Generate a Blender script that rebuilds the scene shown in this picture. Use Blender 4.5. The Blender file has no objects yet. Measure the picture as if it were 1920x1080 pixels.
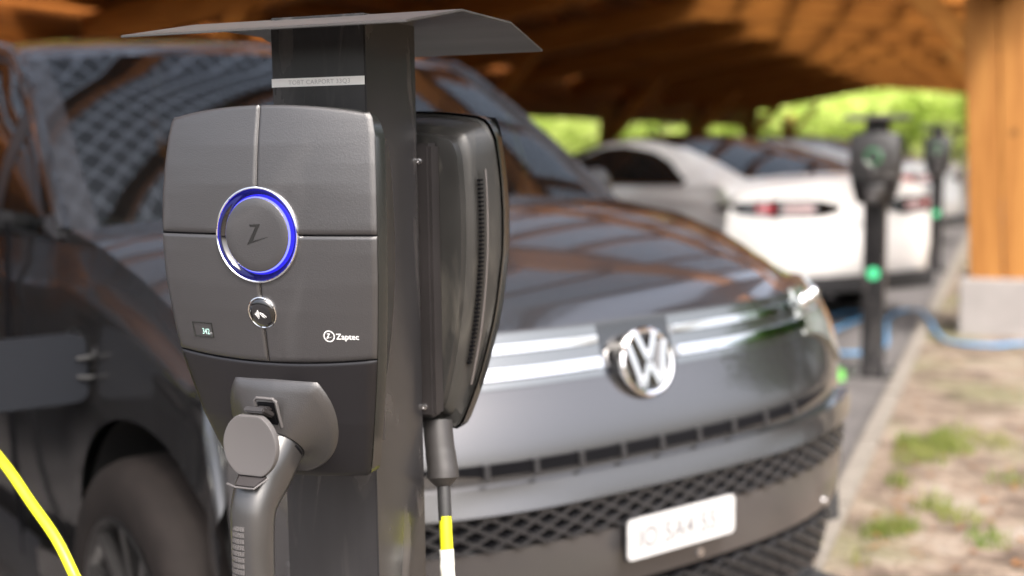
import bpy, bmesh, math, random
from mathutils import Vector, Matrix, Euler
from math import sin, cos, pi, radians, sqrt
random.seed(7)
SC = bpy.context.scene
COL = SC.collection

# ------------------------------------------------------------------ camera
cam_d = bpy.data.cameras.new('camera'); cam = bpy.data.objects.new('camera', cam_d); COL.objects.link(cam)
SC.camera = cam
YAW, PITCH, ROLL, FPX = .388, .1158, -.0132, 2300.0
CAM = Vector((.7123, -1.247, 1.326))
fw = Vector((-sin(YAW)*cos(PITCH), cos(YAW)*cos(PITCH), -sin(PITCH)))
r0 = Vector((cos(YAW), sin(YAW), 0)); u0 = r0.cross(fw)
rr = r0*cos(ROLL) + u0*sin(ROLL); uu = -r0*sin(ROLL) + u0*cos(ROLL)
M = Matrix(((rr.x, uu.x, -fw.x, CAM.x), (rr.y, uu.y, -fw.y, CAM.y), (rr.z, uu.z, -fw.z, CAM.z), (0, 0, 0, 1)))
cam.matrix_world = M
cam_d.sensor_width = 36; cam_d.lens = FPX/1920*36; cam_d.clip_start = .05; cam_d.clip_end = 600
cam_d.dof.use_dof = True; cam_d.dof.focus_distance = 1.315; cam_d.dof.aperture_fstop = 2.7

# ------------------------------------------------------------------ world, sun, exposure
SUN_AZ, SUN_EL = 138.0, 55.0          # compass-like, clockwise from +Y
w = bpy.data.worlds.new('World'); SC.world = w; w.use_nodes = True
nt = w.node_tree; bg = nt.nodes['Background']
sky = nt.nodes.new('ShaderNodeTexSky'); sky.sky_type = 'NISHITA'; sky.sun_disc = False
sky.sun_elevation = radians(SUN_EL); sky.sun_rotation = radians(SUN_AZ)
sky.air_density = 1.0; sky.dust_density = 9.0; sky.ozone_density = 1.0
hs = nt.nodes.new('ShaderNodeHueSaturation'); hs.inputs['Saturation'].default_value = .6
nt.links.new(sky.outputs[0], hs.inputs['Color']); nt.links.new(hs.outputs[0], bg.inputs[0]); bg.inputs[1].default_value = .15
sd = bpy.data.lights.new('sun', 'SUN'); so = bpy.data.objects.new('sun', sd); COL.objects.link(so)
sd.energy = 1.05; sd.angle = radians(8); sd.color = (1, .95, .88)
az, el = radians(SUN_AZ), radians(SUN_EL)
so.rotation_euler = Vector((sin(az)*cos(el), cos(az)*cos(el), sin(el))).to_track_quat('Z', 'Y').to_euler()
SC.view_settings.view_transform = 'Standard'; SC.view_settings.look = 'None'
SC.view_settings.exposure = 1.95; SC.view_settings.gamma = 1
SC.cycles.use_denoising = True
SC.cycles.max_bounces = 8; SC.cycles.transparent_max_bounces = 12
SC.cycles.sample_clamp_indirect = 6; SC.cycles.caustics_reflective = False; SC.cycles.caustics_refractive = False

# ------------------------------------------------------------------ materials
MATS = {}
def mat(name, col=(.5, .5, .5), rough=.5, metal=0, spec=.5, coat=0, coat_rough=.03, noise=None, bump=None, emit=None, trans=0, alpha=1):
    """noise=(scale, amount, stretch xyz) varies colour; bump=(scale, strength, distance)"""
    if name in MATS: return MATS[name]
    m = bpy.data.materials.new(name); m.use_nodes = True
    n = m.node_tree; p = n.nodes['Principled BSDF']
    p.inputs['Base Color'].default_value = (*col, 1); p.inputs['Roughness'].default_value = rough
    p.inputs['Metallic'].default_value = metal; p.inputs['Specular IOR Level'].default_value = spec
    p.inputs['Coat Weight'].default_value = coat; p.inputs['Coat Roughness'].default_value = coat_rough
    p.inputs['Transmission Weight'].default_value = trans; p.inputs['Alpha'].default_value = alpha
    if noise or bump:
        tc = n.nodes.new('ShaderNodeTexCoord')
    if noise:
        mp = n.nodes.new('ShaderNodeMapping'); mp.inputs['Scale'].default_value = noise[2] if len(noise) > 2 else (1, 1, 1)
        nz = n.nodes.new('ShaderNodeTexNoise'); nz.inputs['Scale'].default_value = noise[0]; nz.inputs['Detail'].default_value = 5
        rp = n.nodes.new('ShaderNodeMapRange'); rp.inputs['From Min'].default_value = .3; rp.inputs['From Max'].default_value = .7
        rp.inputs['To Min'].default_value = 1-noise[1]; rp.inputs['To Max'].default_value = 1+noise[1]
        mx = n.nodes.new('ShaderNodeVectorMath'); mx.operation = 'SCALE'; mx.inputs[0].default_value = col
        n.links.new(tc.outputs['Object'], mp.inputs[0]); n.links.new(mp.outputs[0], nz.inputs['Vector'])
        n.links.new(nz.outputs[0], rp.inputs[0]); n.links.new(rp.outputs[0], mx.inputs['Scale'])
        n.links.new(mx.outputs[0], p.inputs['Base Color'])
    if bump:
        nb = n.nodes.new('ShaderNodeTexNoise'); nb.inputs['Scale'].default_value = bump[0]; nb.inputs['Detail'].default_value = 3
        bp = n.nodes.new('ShaderNodeBump'); bp.inputs['Strength'].default_value = bump[1]; bp.inputs['Distance'].default_value = bump[2]
        n.links.new(tc.outputs['Object'], nb.inputs['Vector']); n.links.new(nb.outputs[0], bp.inputs['Height'])
        n.links.new(bp.outputs[0], p.inputs['Normal'])
    if emit:
        p.inputs['Emission Color'].default_value = (*emit[0], 1); p.inputs['Emission Strength'].default_value = emit[1]
    MATS[name] = m
    return m

# textured graphite plastic of the wallbox cover
COVER = mat('graphite_cover', (.027, .0255, .0268), .37, 0, .95, bump=(750, .4, .0006), noise=(6, .06))
LOWER = mat('anthracite_cover', (.010, .0092, .0105), .30, 0, .4, bump=(1200, .08, .0004))
RIM = mat('dark_rim', (.016, .017, .016), .25, 0, .5)
SHELL = mat('wallbox_body', (.026, .0255, .0245), .33, 0, .6, noise=(14, .2), bump=(300, .08, .0006))
BACKP = mat('black_back_plate', (.020, .0175, .018), .5, noise=(9, .3))
GAP = mat('groove_black', (.005, .005, .006), .6, 0, .05)
CHROME = mat('chrome', (.82, .82, .84), .07, 1)
SATIN = mat('satin_metal', (.62, .61, .62), .25, 1)
PIANO = mat('piano_black', (.004, .004, .005), .04, 0, .6, 1)
LED = mat('blue_light', (.01, .01, .15), .2, emit=((.03, .025, 1.0), .24))
LEDW = mat('blue_light_core', (.02, .02, .2), .2, emit=((.2, .22, 1.0), .55))
SEAM = mat('seam_glint', (.30, .29, .29), .35, 1)  # paints the highlight along the cover's centre seam
WHITE = mat('white_print', (.8, .8, .8), .4)
LABEL = mat('white_label', (.95, .95, .94), .35)
GREYINK = mat('faded_grey_ink', (.55, .55, .56), .5)
INK = mat('dark_ink', (.012, .012, .012), .25)
POST = mat('post_steel', (.022, .0212, .0225), .24, 0, .5, noise=(9, .5, (1, 1, .22)), bump=(90, .05, .0008))
SCREEN = mat('teal_screen', (.004, .03, .028), .12, 0, .6, emit=((.0, .22, .20), .035))
DIGIT = mat('screen_digits', (.4, .6, .55), .4, emit=((.5, .85, .75), .22))
def smudge(m, scale, lo, hi, col, stretch):
    n = m.node_tree; p = n.nodes['Principled BSDF']; L = n.links.new
    tc = n.nodes.new('ShaderNodeTexCoord'); mp = n.nodes.new('ShaderNodeMapping'); mp.inputs['Scale'].default_value = stretch
    nz = n.nodes.new('ShaderNodeTexNoise'); nz.inputs['Scale'].default_value = scale; nz.inputs['Detail'].default_value = 7; nz.inputs['Distortion'].default_value = .9
    mr = n.nodes.new('ShaderNodeMapRange'); mr.inputs['From Min'].default_value = lo; mr.inputs['From Max'].default_value = hi
    mx = n.nodes.new('ShaderNodeMix'); mx.data_type = 'RGBA'; mx.inputs[7].default_value = (*col, 1)
    old = p.inputs['Base Color'].links[0].from_socket
    L(tc.outputs['Object'], mp.inputs[0]); L(mp.outputs[0], nz.inputs['Vector']); L(nz.outputs[0], mr.inputs[0]); L(mr.outputs[0], mx.inputs[0]); L(old, mx.inputs[6]); L(mx.outputs[2], p.inputs['Base Color'])
    r = n.nodes.new('ShaderNodeMapRange'); r.inputs['To Min'].default_value = p.inputs['Roughness'].default_value; r.inputs['To Max'].default_value = p.inputs['Roughness'].default_value+.22
    L(mr.outputs[0], r.inputs[0]); L(r.outputs[0], p.inputs['Roughness'])
smudge(POST, 16, .55, .78, (.095, .085, .08), (1, 1, .22))
smudge(SHELL, 22, .56, .80, (.075, .07, .06), (1, 1, .35))
smudge(COVER, 9, .60, .85, (.042, .040, .041), (1, 1, .6))
HOOD = mat('socket_plastic', (.028, .0262, .0268), .33, 0, .9, bump=(750, .4, .0006))
LID = mat('lid_plastic', (.085, .080, .081), .5, .1, bump=(1100, .1, .0004))
HANDLE = mat('handle_rubber', (.026, .0248, .025), .30, 0, .9, noise=(30, .12), bump=(500, .12, .0005))
GRIP = mat('grip_rubber', (.075, .070, .070), .6)
YEL = mat('yellow_cable', (.60, .61, .012), .42, noise=(40, .10))
BLK = mat('black_rubber', (.02, .02, .021), .55)
DGREY = mat('dark_grey_rubber', (.03, .028, .028), .5)
BLUEH = mat('blue_hose', (.05, .19, .37), .4)
GREENP = mat('green_sticker', (.06, .55, .25), .5)
GLOWG = mat('green_light', (.02, .25, .08), .3, emit=((.03, .9, .25), .18))
GREENR = mat('green_road_paint', (.12, .42, .07), .7, noise=(15, .2))
PAINT = mat('graphite_car_paint', (.10, .098, .102), .22, .85, coat=1)
SIDEP = mat('graphite_car_paint_shaded', (.03, .027, .027), .3, .6, coat=1)  # unused darker copy of the body paint for the van's shaded side
WPAINT = mat('white_car_paint', (.72, .70, .69), .35, 0, coat=1)
SPAINT = mat('silver_car_paint', (.55, .56, .58), .3, .5, coat=1)
DPAINT = mat('dark_car_paint', (.006, .006, .007), .3, .1, coat=1)
PLAST = mat('black_car_plastic', (.018, .018, .02), .42)
MESHP = mat('grille_plastic', (.02, .02, .022), .3)
TYRE = mat('tyre_rubber', (.014, .011, .010), .8, 0, .2, noise=(20, .2))
RIMM = mat('alloy_rim', (.14, .137, .137), .3, .9)
REDL = mat('red_lamp', (.35, .01, .02), .1, 0, .6, 1)
LAMP = mat('clear_lamp', (.55, .58, .54), .12, .8, .6, 1)
SEAT = mat('seat_fabric', (.03, .03, .032), .8)
ASPH = mat('asphalt', (.080, .073, .072), .85, noise=(3, .25), bump=(120, .4, .006))
KERBM = mat('kerb_concrete', (.14, .124, .106), .85, noise=(12, .18), bump=(60, .3, .004))
CONC = mat('plinth_concrete', (.23, .215, .21), .85, noise=(5, .1), bump=(50, .2, .003))

def glass(name, tint, op):
    m = bpy.data.materials.new(name); m.use_nodes = True; n = m.node_tree; n.nodes.clear()
    o = n.nodes.new('ShaderNodeOutputMaterial'); mx = n.nodes.new('ShaderNodeMixShader'); mx2 = n.nodes.new('ShaderNodeMixShader')
    fr = n.nodes.new('ShaderNodeFresnel'); fr.inputs[0].default_value = 1.85
    gl = n.nodes.new('ShaderNodeBsdfGlossy'); gl.inputs['Roughness'].default_value = .02; gl.inputs[0].default_value = (1, 1, 1, 1)
    tr = n.nodes.new('ShaderNodeBsdfTransparent'); tr.inputs[0].default_value = (*tint, 1)
    df = n.nodes.new('ShaderNodeBsdfDiffuse'); df.inputs[0].default_value = (.012, .013, .013, 1)
    mx2.inputs[0].default_value = op
    n.links.new(tr.outputs[0], mx2.inputs[1]); n.links.new(df.outputs[0], mx2.inputs[2])
    n.links.new(fr.outputs[0], mx.inputs[0]); n.links.new(mx2.outputs[0], mx.inputs[1]); n.links.new(gl.outputs[0], mx.inputs[2])
    n.links.new(mx.outputs[0], o.inputs[0]); return m
GLASS = glass('car_glass', (.5, .56, .52), .35)
TGLASS = glass('dark_tinted_glass', (.12, .13, .13), .6)

def wood(name, col, dark, sc=(1, 1, 1)):
    m = bpy.data.materials.new(name); m.use_nodes = True; n = m.node_tree; p = n.nodes['Principled BSDF']
    tc = n.nodes.new('ShaderNodeTexCoord'); mp = n.nodes.new('ShaderNodeMapping'); mp.inputs['Scale'].default_value = sc
    a = n.nodes.new('ShaderNodeTexNoise'); a.inputs['Scale'].default_value = 2.2; a.inputs['Detail'].default_value = 6; a.inputs['Distortion'].default_value = .6
    b = n.nodes.new('ShaderNodeTexNoise'); b.inputs['Scale'].default_value = 9; b.inputs['Detail'].default_value = 3
    v = n.nodes.new('ShaderNodeTexVoronoi'); v.inputs['Scale'].default_value = 2.6
    cr = n.nodes.new('ShaderNodeValToRGB'); cr.color_ramp.elements[0].position = .3; cr.color_ramp.elements[1].position = .7
    cr.color_ramp.elements[0].color = (*dark, 1); cr.color_ramp.elements[1].color = (*col, 1)
    kr = n.nodes.new('ShaderNodeMapRange'); kr.inputs['From Min'].default_value = .03; kr.inputs['From Max'].default_value = .10; kr.inputs['To Min'].default_value = .45
    ad = n.nodes.new('ShaderNodeMath'); ad.operation = 'MULTIPLY_ADD'; ad.inputs[1].default_value = .4; 
    ml = n.nodes.new('ShaderNodeVectorMath'); ml.operation = 'SCALE'
    L = n.links.new
    L(tc.outputs['Object'], mp.inputs[0]); L(mp.outputs[0], a.inputs['Vector']); L(mp.outputs[0], b.inputs['Vector']); L(tc.outputs['Object'], v.inputs['Vector'])
    L(b.outputs[0], ad.inputs[0]); L(a.outputs[0], ad.inputs[2]); 
    sb = n.nodes.new('ShaderNodeMath'); sb.operation = 'SUBTRACT'; sb.inputs[1].default_value = .2
    L(ad.outputs[0], sb.inputs[0]); L(sb.outputs[0], cr.inputs[0])
    L(v.outputs['Distance'], kr.inputs[0]); L(cr.outputs[0], ml.inputs[0]); L(kr.outputs[0], ml.inputs['Scale']); L(ml.outputs[0], p.inputs['Base Color'])
    p.inputs['Roughness'].default_value = .7; p.inputs['Specular IOR Level'].default_value = .15
    return m
W_Y = wood('timber_along', (.30, .10, .018), (.13, .04, .008), (6, .5, 6))
W_X = wood('timber_across', (.46, .175, .032), (.24, .082, .014), (.5, 6, 6))
W_B = wood('timber_brace_lit', (.46, .21, .05), (.30, .12, .025), (.5, 6, 6))  # cross timber recoloured so the right braces read as lit
W_Z = wood('timber_upright', (.31, .145, .04), (.20, .08, .02), (6, 6, .5))

def pv_mat():
    m = bpy.data.materials.new('solar_glass'); m.use_nodes = True; n = m.node_tree; n.nodes.clear(); L = n.links.new
    o = n.nodes.new('ShaderNodeOutputMaterial'); mx = n.nodes.new('ShaderNodeMixShader')
    tc = n.nodes.new('ShaderNodeTexCoord'); sp = n.nodes.new('ShaderNodeSeparateXYZ'); L(tc.outputs['Object'], sp.inputs[0])
    outs = []
    for k in (0, 1):
        md = n.nodes.new('ShaderNodeMath'); md.operation = 'PINGPONG'; md.inputs[1].default_value = .055; L(sp.outputs[k], md.inputs[0])
        gt = n.nodes.new('ShaderNodeMath'); gt.operation = 'GREATER_THAN'; gt.inputs[1].default_value = .005; L(md.outputs[0], gt.inputs[0]); outs.append(gt)
    mu = n.nodes.new('ShaderNodeMath'); mu.operation = 'MULTIPLY'; L(outs[0].outputs[0], mu.inputs[0]); L(outs[1].outputs[0], mu.inputs[1])
    m8 = n.nodes.new('ShaderNodeMath'); m8.operation = 'MULTIPLY'; m8.inputs[1].default_value = .80; L(mu.outputs[0], m8.inputs[0])
    tr = n.nodes.new('ShaderNodeBsdfTransparent'); tr.inputs[0].default_value = (.92, .95, .97, 1)
    p = n.nodes.new('ShaderNodeBsdfPrincipled'); p.inputs['Base Color'].default_value = (.02, .024, .035, 1); p.inputs['Roughness'].default_value = .15
    L(m8.outputs[0], mx.inputs[0]); L(tr.outputs[0], mx.inputs[1]); L(p.outputs[0], mx.inputs[2]); L(mx.outputs[0], o.inputs[0])
    return m
PV = pv_mat()

def leaf_mat(name, c1, c2, tr=.5, sc=.8):
    m = bpy.data.materials.new(name); m.use_nodes = True; n = m.node_tree; n.nodes.clear(); L = n.links.new
    o = n.nodes.new('ShaderNodeOutputMaterial'); mx = n.nodes.new('ShaderNodeMixShader'); mx.inputs[0].default_value = tr
    d = n.nodes.new('ShaderNodeBsdfDiffuse'); t = n.nodes.new('ShaderNodeBsdfTranslucent')
    tc = n.nodes.new('ShaderNodeTexCoord'); nz = n.nodes.new('ShaderNodeTexNoise'); nz.inputs['Scale'].default_value = sc; nz.inputs['Detail'].default_value = 4
    cr = n.nodes.new('ShaderNodeValToRGB'); cr.color_ramp.elements[0].position = .35; cr.color_ramp.elements[1].position = .65
    cr.color_ramp.elements[0].color = (*c1, 1); cr.color_ramp.elements[1].color = (*c2, 1)
    L(tc.outputs['Object'], nz.inputs['Vector']); L(nz.outputs[0], cr.inputs[0]); L(cr.outputs[0], d.inputs[0]); L(cr.outputs[0], t.inputs[0])
    L(d.outputs[0], mx.inputs[1]); L(t.outputs[0], mx.inputs[2]); L(mx.outputs[0], o.inputs[0]); return m
LEAF = leaf_mat('leaves', (.30, .42, .06), (.74, .82, .30), .5)
LEAFD = leaf_mat('dark_leaves', (.03, .07, .015), (.07, .14, .03), .35)
GRASSM = leaf_mat('grass_blades', (.10, .17, .02), (.27, .27, .10), .4, 3)
DRYM = leaf_mat('dry_leaves', (.12, .05, .02), (.24, .12, .05), .2, 6)
BARK = mat('bark', (.09, .065, .045), .9, noise=(6, .3))

def dirt_mat():
    m = bpy.data.materials.new('dry_soil'); m.use_nodes = True; n = m.node_tree; p = n.nodes['Principled BSDF']; L = n.links.new
    tc = n.nodes.new('ShaderNodeTexCoord')
    a = n.nodes.new('ShaderNodeTexNoise'); a.inputs['Scale'].default_value = 4.5; a.inputs['Detail'].default_value = 10; a.inputs['Roughness'].default_value = .7
    b = n.nodes.new('ShaderNodeTexNoise'); b.inputs['Scale'].default_value = 1.1; b.inputs['Detail'].default_value = 7
    c = n.nodes.new('ShaderNodeTexNoise'); c.inputs['Scale'].default_value = 28; c.inputs['Detail'].default_value = 4
    r1 = n.nodes.new('ShaderNodeValToRGB'); e = r1.color_ramp.elements
    e[0].position = .38; e[0].color = (.052, .034, .023, 1); e[1].position = .52; e[1].color = (.142, .106, .079, 1)
    x = r1.color_ramp.elements.new(.66); x.color = (.19, .163, .137, 1)
    r2 = n.nodes.new('ShaderNodeValToRGB'); e = r2.color_ramp.elements
    e[0].position = .5; e[0].color = (0, 0, 0, 1); e[1].position = .62; e[1].color = (1, 1, 1, 1)
    r3 = n.nodes.new('ShaderNodeMapRange'); r3.inputs['To Min'].default_value = .7; r3.inputs['To Max'].default_value = 1.3
    mx = n.nodes.new('ShaderNodeMix'); mx.data_type = 'RGBA'; mx.inputs[7].default_value = (.085, .088, .035, 1)
    sc = n.nodes.new('ShaderNodeVectorMath'); sc.operation = 'SCALE'
    for q in (a, b, c): L(tc.outputs['Object'], q.inputs['Vector'])
    L(a.outputs[0], r1.inputs[0]); L(b.outputs[0], r2.inputs[0]); L(c.outputs[0], r3.inputs[0])
    m2 = n.nodes.new('ShaderNodeMath'); m2.operation = 'MULTIPLY'; m2.inputs[1].default_value = .6
    L(r2.outputs[0], m2.inputs[0]); L(m2.outputs[0], mx.inputs[0]); L(r1.outputs[0], mx.inputs[6]); L(mx.outputs[2], sc.inputs[0]); L(r3.outputs[0], sc.inputs['Scale'])
    L(sc.outputs[0], p.inputs['Base Color']); p.inputs['Roughness'].default_value = .95
    bp = n.nodes.new('ShaderNodeBump'); bp.inputs['Distance'].default_value = .02; L(c.outputs[0], bp.inputs['Height']); L(bp.outputs[0], p.inputs['Normal'])
    return m
DIRT = dirt_mat()

# ------------------------------------------------------------------ mesh helpers
class MB:
    def __init__(s): s.v = []; s.f = []
    def add(s, vs, fs):
        k = len(s.v); s.v += [tuple(v) for v in vs]; s.f += [tuple(i+k for i in f) for f in fs]; return s
    def grid(s, rows, close_u=False, close_v=False, flip=False, keep=None):
        n, m = len(rows), len(rows[0]); vs = [p for r in rows for p in r]; fs = []
        for i in range(n if close_v else n-1):
            for j in range(m if close_u else m-1):
                if keep and not keep(i, j): continue
                q = (i*m+j, i*m+(j+1) % m, ((i+1) % n)*m+(j+1) % m, ((i+1) % n)*m+j)
                fs.append(q[::-1] if flip else q)
        return s.add(vs, fs)
    def box(s, c, d, rot=None):
        x, y, z = d[0]/2, d[1]/2, d[2]/2
        vs = [Vector(p) for p in ((-x,-y,-z),(x,-y,-z),(x,y,-z),(-x,y,-z),(-x,-y,z),(x,-y,z),(x,y,z),(-x,y,z))]
        if rot: vs = [rot @ v for v in vs]
        vs = [v+Vector(c) for v in vs]
        return s.add(vs, [(3,2,1,0),(4,5,6,7),(0,1,5,4),(1,2,6,5),(2,3,7,6),(3,0,4,7)])
    def bar(s, a, b, wd, ht, up=(0, 0, 1)):
        a, b = Vector(a), Vector(b); d = b-a; t = d.normalized(); sd = t.cross(Vector(up)).normalized(); u = sd.cross(t)
        R = Matrix((sd, t, u)).transposed()
        return s.box((a+b)/2, (wd, d.length, ht), R)
    def sweep(s, pts, rad, n=16, up=(1, 0, 0), caps=True, pw=2.0):
        """rad: list of (a,b) half sizes; a along 'up' projected, b the other; pw superellipse power"""
        pts = [Vector(p) for p in pts]; rows = []
        for i, p in enumerate(pts):
            t = (pts[min(i+1, len(pts)-1)]-pts[max(i-1, 0)]).normalized()
            a = Vector(up); a = (a-t*a.dot(t)).normalized(); b = t.cross(a)
            ra = rad[i] if isinstance(rad, list) else rad
            if not isinstance(ra, tuple): ra = (ra, ra)
            row = []
            for k in range(n):
                th = 2*pi*k/n; cx, sx = cos(th), sin(th)
                ex = 2/pw
                row.append(p + a*ra[0]*math.copysign(abs(cx)**ex, cx) + b*ra[1]*math.copysign(abs(sx)**ex, sx))
            rows.append(row)
        k0 = len(s.v); s.grid(rows, close_u=True)
        if caps:
            s.f.append(tuple(k0+i for i in range(n))[::-1]); s.f.append(tuple(k0+(len(pts)-1)*n+i for i in range(n)))
        return s
    def lathe(s, prof, c, axis, n=32, ref=None):
        """prof: list of (r, h) along axis"""
        c = Vector(c); ax = Vector(axis).normalized()
        a = Vector(ref) if ref else (Vector((0, 0, 1)) if abs(ax.z) < .9 else Vector((1, 0, 0)))
        a = (a-ax*a.dot(ax)).normalized(); b = ax.cross(a)
        rows = [[c+ax*h+(a*cos(2*pi*k/n)+b*sin(2*pi*k/n))*max(r, 1e-5) for k in range(n)] for r, h in prof]
        return s.grid(rows, close_u=True)
    def poly(s, pts, th):
        """extrude planar polygon by vector th"""
        th = Vector(th); n = len(pts); vs = [Vector(p) for p in pts]
        return s.add(vs+[v+th for v in vs], [tuple(range(n))[::-1], tuple(range(n, 2*n))]+[(i, (i+1) % n, (i+1) % n+n, i+n) for i in range(n)])
    def build(s, name, m, parent=None, smooth=True, ang=35, bevel=0, loc=None):
        me = bpy.data.meshes.new(name); me.from_pydata(s.v, [], s.f)
        bm = bmesh.new(); bm.from_mesh(me)
        if bevel:
            bmesh.ops.bevel(bm, geom=bm.edges[:], offset=bevel, segments=2, affect='EDGES', clamp_overlap=True)
        bmesh.ops.recalc_face_normals(bm, faces=bm.faces[:])
        bm.to_mesh(me); bm.free()
        me.materials.append(m)
        if smooth:
            me.shade_smooth(); me.set_sharp_from_angle(angle=radians(ang))
        o = bpy.data.objects.new(name, me); COL.objects.link(o)
        if parent: o.parent = parent
        if loc: o.location = loc
        return o
def tag(o, label=None, cat=None, group=None, kind=None):
    if label: o['label'] = label
    if cat: o['category'] = cat
    if group: o['group'] = group
    if kind: o['kind'] = kind
    return o
def empty(name, loc=(0, 0, 0), rz=0, label=None, cat=None, group=None):
    o = bpy.data.objects.new(name, None); COL.objects.link(o); o.location = loc; o.rotation_euler = (0, 0, rz); o.empty_display_size = .1
    return tag(o, label, cat, group)
def kids(o): return [c for c in bpy.data.objects if c.parent == o]
def copy_tree(o, parent=None):
    c = o.copy(); COL.objects.link(c)
    if parent: c.parent = parent
    for ch in kids(o): copy_tree(ch, c)
    return c
def text_mesh(txt, size, bold=0.0, align='LEFT', space=1.0):
    cu = bpy.data.curves.new('txt', 'FONT'); cu.body = txt; cu.size = size; cu.offset = bold; cu.align_x = align; cu.space_character = space
    cu.resolution_u = 4
    o = bpy.data.objects.new('txt', cu); COL.objects.link(o)
    dg = bpy.context.evaluated_depsgraph_get(); me = bpy.data.meshes.new_from_object(o.evaluated_get(dg))
    vs = [v.co.copy() for v in me.vertices]; fs = [tuple(p.vertices) for p in me.polygons]
    bpy.data.objects.remove(o); bpy.data.curves.remove(cu); bpy.data.meshes.remove(me)
    return vs, fs
def lerp(a, b, t): return a+(b-a)*t
def interp(tab, x):
    if x <= tab[0][0]: return tab[0][1]
    for (x0, y0), (x1, y1) in zip(tab, tab[1:]):
        if x <= x1: return lerp(y0, y1, (x-x0)/(x1-x0))
    return tab[-1][1]
def smooth_path(pts, n=8):
    P = [Vector(p) for p in pts]; out = []
    for i in range(len(P)-1):
        p0, p1, p2, p3 = P[max(i-1, 0)], P[i], P[i+1], P[min(i+2, len(P)-1)]
        for k in range(n):
            t = k/n
            out.append(.5*((2*p1)+(-p0+p2)*t+(2*p0-5*p1+4*p2-p3)*t*t+(-p0+3*p1-3*p2+p3)*t**3))
    out.append(P[-1]); return out
def pix(x, y, Z):
    """a point in the world at depth Z, used once to place things surveyed from the photograph"""
    return CAM + (fw + rr*((x-960)/FPX) - uu*((y-540)/FPX))*Z

# ------------------------------------------------------------------ ground, kerb, soil
MB().grid([[(x, y, 0) for x in (-60, -30, -10, -3, .12)] for y in (-40, -10, 0, 5, 10, 20, 50, 120)], flip=True).build('parking_asphalt', ASPH)
tag(bpy.data.objects['parking_asphalt'], 'dark asphalt of the parking bays', kind='structure')
kb = MB()
KX0, KX1, KZ = .148, .228, .085
y = -6.0
while y < 60:
    kb.box(((KX0+KX1)/2, y+.497, KZ/2), (KX1-KX0, .992, KZ+.0)); y += 1.0
tag(kb.build('kerb', KERBM, bevel=.006), 'pale concrete kerb between asphalt and soil', kind='structure')
rows = []
ys = [-40, -20, -10, -6, -3]+[-2+.12*i for i in range(110)]+[12, 14, 17, 21, 26, 35, 50, 120]
xs = [.2285+.06*i for i in range(44)]+[3.2, 4, 5, 7, 10, 15, 25, 60]
from mathutils import noise as NZ
for yy in ys:
    rows.append([(xx, yy, .075+(.02*NZ.noise(Vector((xx*2.1, yy*2.1, 0)))+.008*NZ.noise(Vector((xx*9, yy*9, 3))) if xx > .3 else 0)) for xx in xs])
so_ = MB().grid(rows, flip=True).build('soil_ground', DIRT, ang=180); tag(so_, 'dry sandy soil with thin grass beside the kerb', kind='structure')

def blades(name, spots, mt, label, hmin, hmax, wd):
    g = MB()
    for (cx, cy, rad, n) in spots:
        for k in range(n):
            a = random.uniform(0, 2*pi); r = rad*sqrt(random.random()); x, y = cx+r*cos(a), cy+r*sin(a)
            if x < .30: continue
            h = random.uniform(hmin, hmax)*(1.2-r/rad*.7); a = random.uniform(0, 2*pi); lx, ly = random.uniform(-.5, .5)*h, random.uniform(-.5, .5)*h
            dx, dy = cos(a)*wd, sin(a)*wd
            g.add([(x-dx, y-dy, .06), (x+dx, y+dy, .06), (x+dx*.7+lx*.4, y+dy*.7+ly*.4, .07+h*.6), (x-dx*.7+lx*.4, y-dy*.7+ly*.4, .07+h*.6), (x+lx, y+ly, .07+h)],
                  [(0, 1, 2, 3), (3, 2, 4)])
    return tag(g.build(name, mt, smooth=False), label, kind='stuff')
sp = []
def gpt(px, py, z=.09):
    d = fw + rr*((px-960)/FPX) - uu*((py-540)/FPX); t = (z-CAM.z)/d.z; p = CAM+d*t; return p.x, p.y
for (px, py, rad, n) in [(1690, 830, .12, 260), (1660, 815, .07, 160), (1760, 835, .14, 330), (1720, 860, .12, 200), (1800, 815, .12, 160), (1670, 990, .07, 150), (1700, 985, .05, 60),
                         (1870, 830, .10, 70), (1750, 940, .07, 60), (1800, 965, .08, 60), (1850, 1010, .08, 60), (1890, 900, .08, 60), (1790, 520, .12, 150), (1775, 560, .08, 120), (1760, 600, .06, 40),
                         (1690, 900, .06, 60), (1640, 1000, .05, 60), (1600, 1050, .05, 50)]:
    x, y = gpt(px, py); sp.append((x, y, rad, n))
blades('grass_tufts', sp, GRASSM, 'thin tufts of grass growing in the dry soil', .03, .10, .0028)
dl = MB()
for k in range(150):
    x, y = gpt(random.uniform(1600, 1920), random.uniform(640, 1075)); z = .088+.02*NZ.noise(Vector((x*2.1, y*2.1, 0)))
    if x < .31: continue
    a = random.uniform(0, 6.28); s = random.uniform(.008, .022); t = random.uniform(-.3, .3)
    dl.add([(x+cos(a)*s, y+sin(a)*s, z+t*s), (x-sin(a)*s*.6, y+cos(a)*s*.6, z+.002), (x-cos(a)*s, y-sin(a)*s, z-t*s*.3+.004), (x+sin(a)*s*.6, y-cos(a)*s*.6, z+.003)], [(0, 1, 2, 3)])
tag(dl.build('leaf_litter', DRYM, smooth=False), 'scattered dry brown leaves on the soil', kind='stuff')
# green paint mark on the asphalt
tag(MB().add([(-.37, 6.10, .004), (-.28, 5.65, .004), (-.12, 5.65, .004), (-.17, 6.02, .004)], [(0, 1, 2, 3)]).build('road_marking', GREENR, smooth=False), 'green painted patch on the asphalt by the second charging post', kind='structure')

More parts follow.
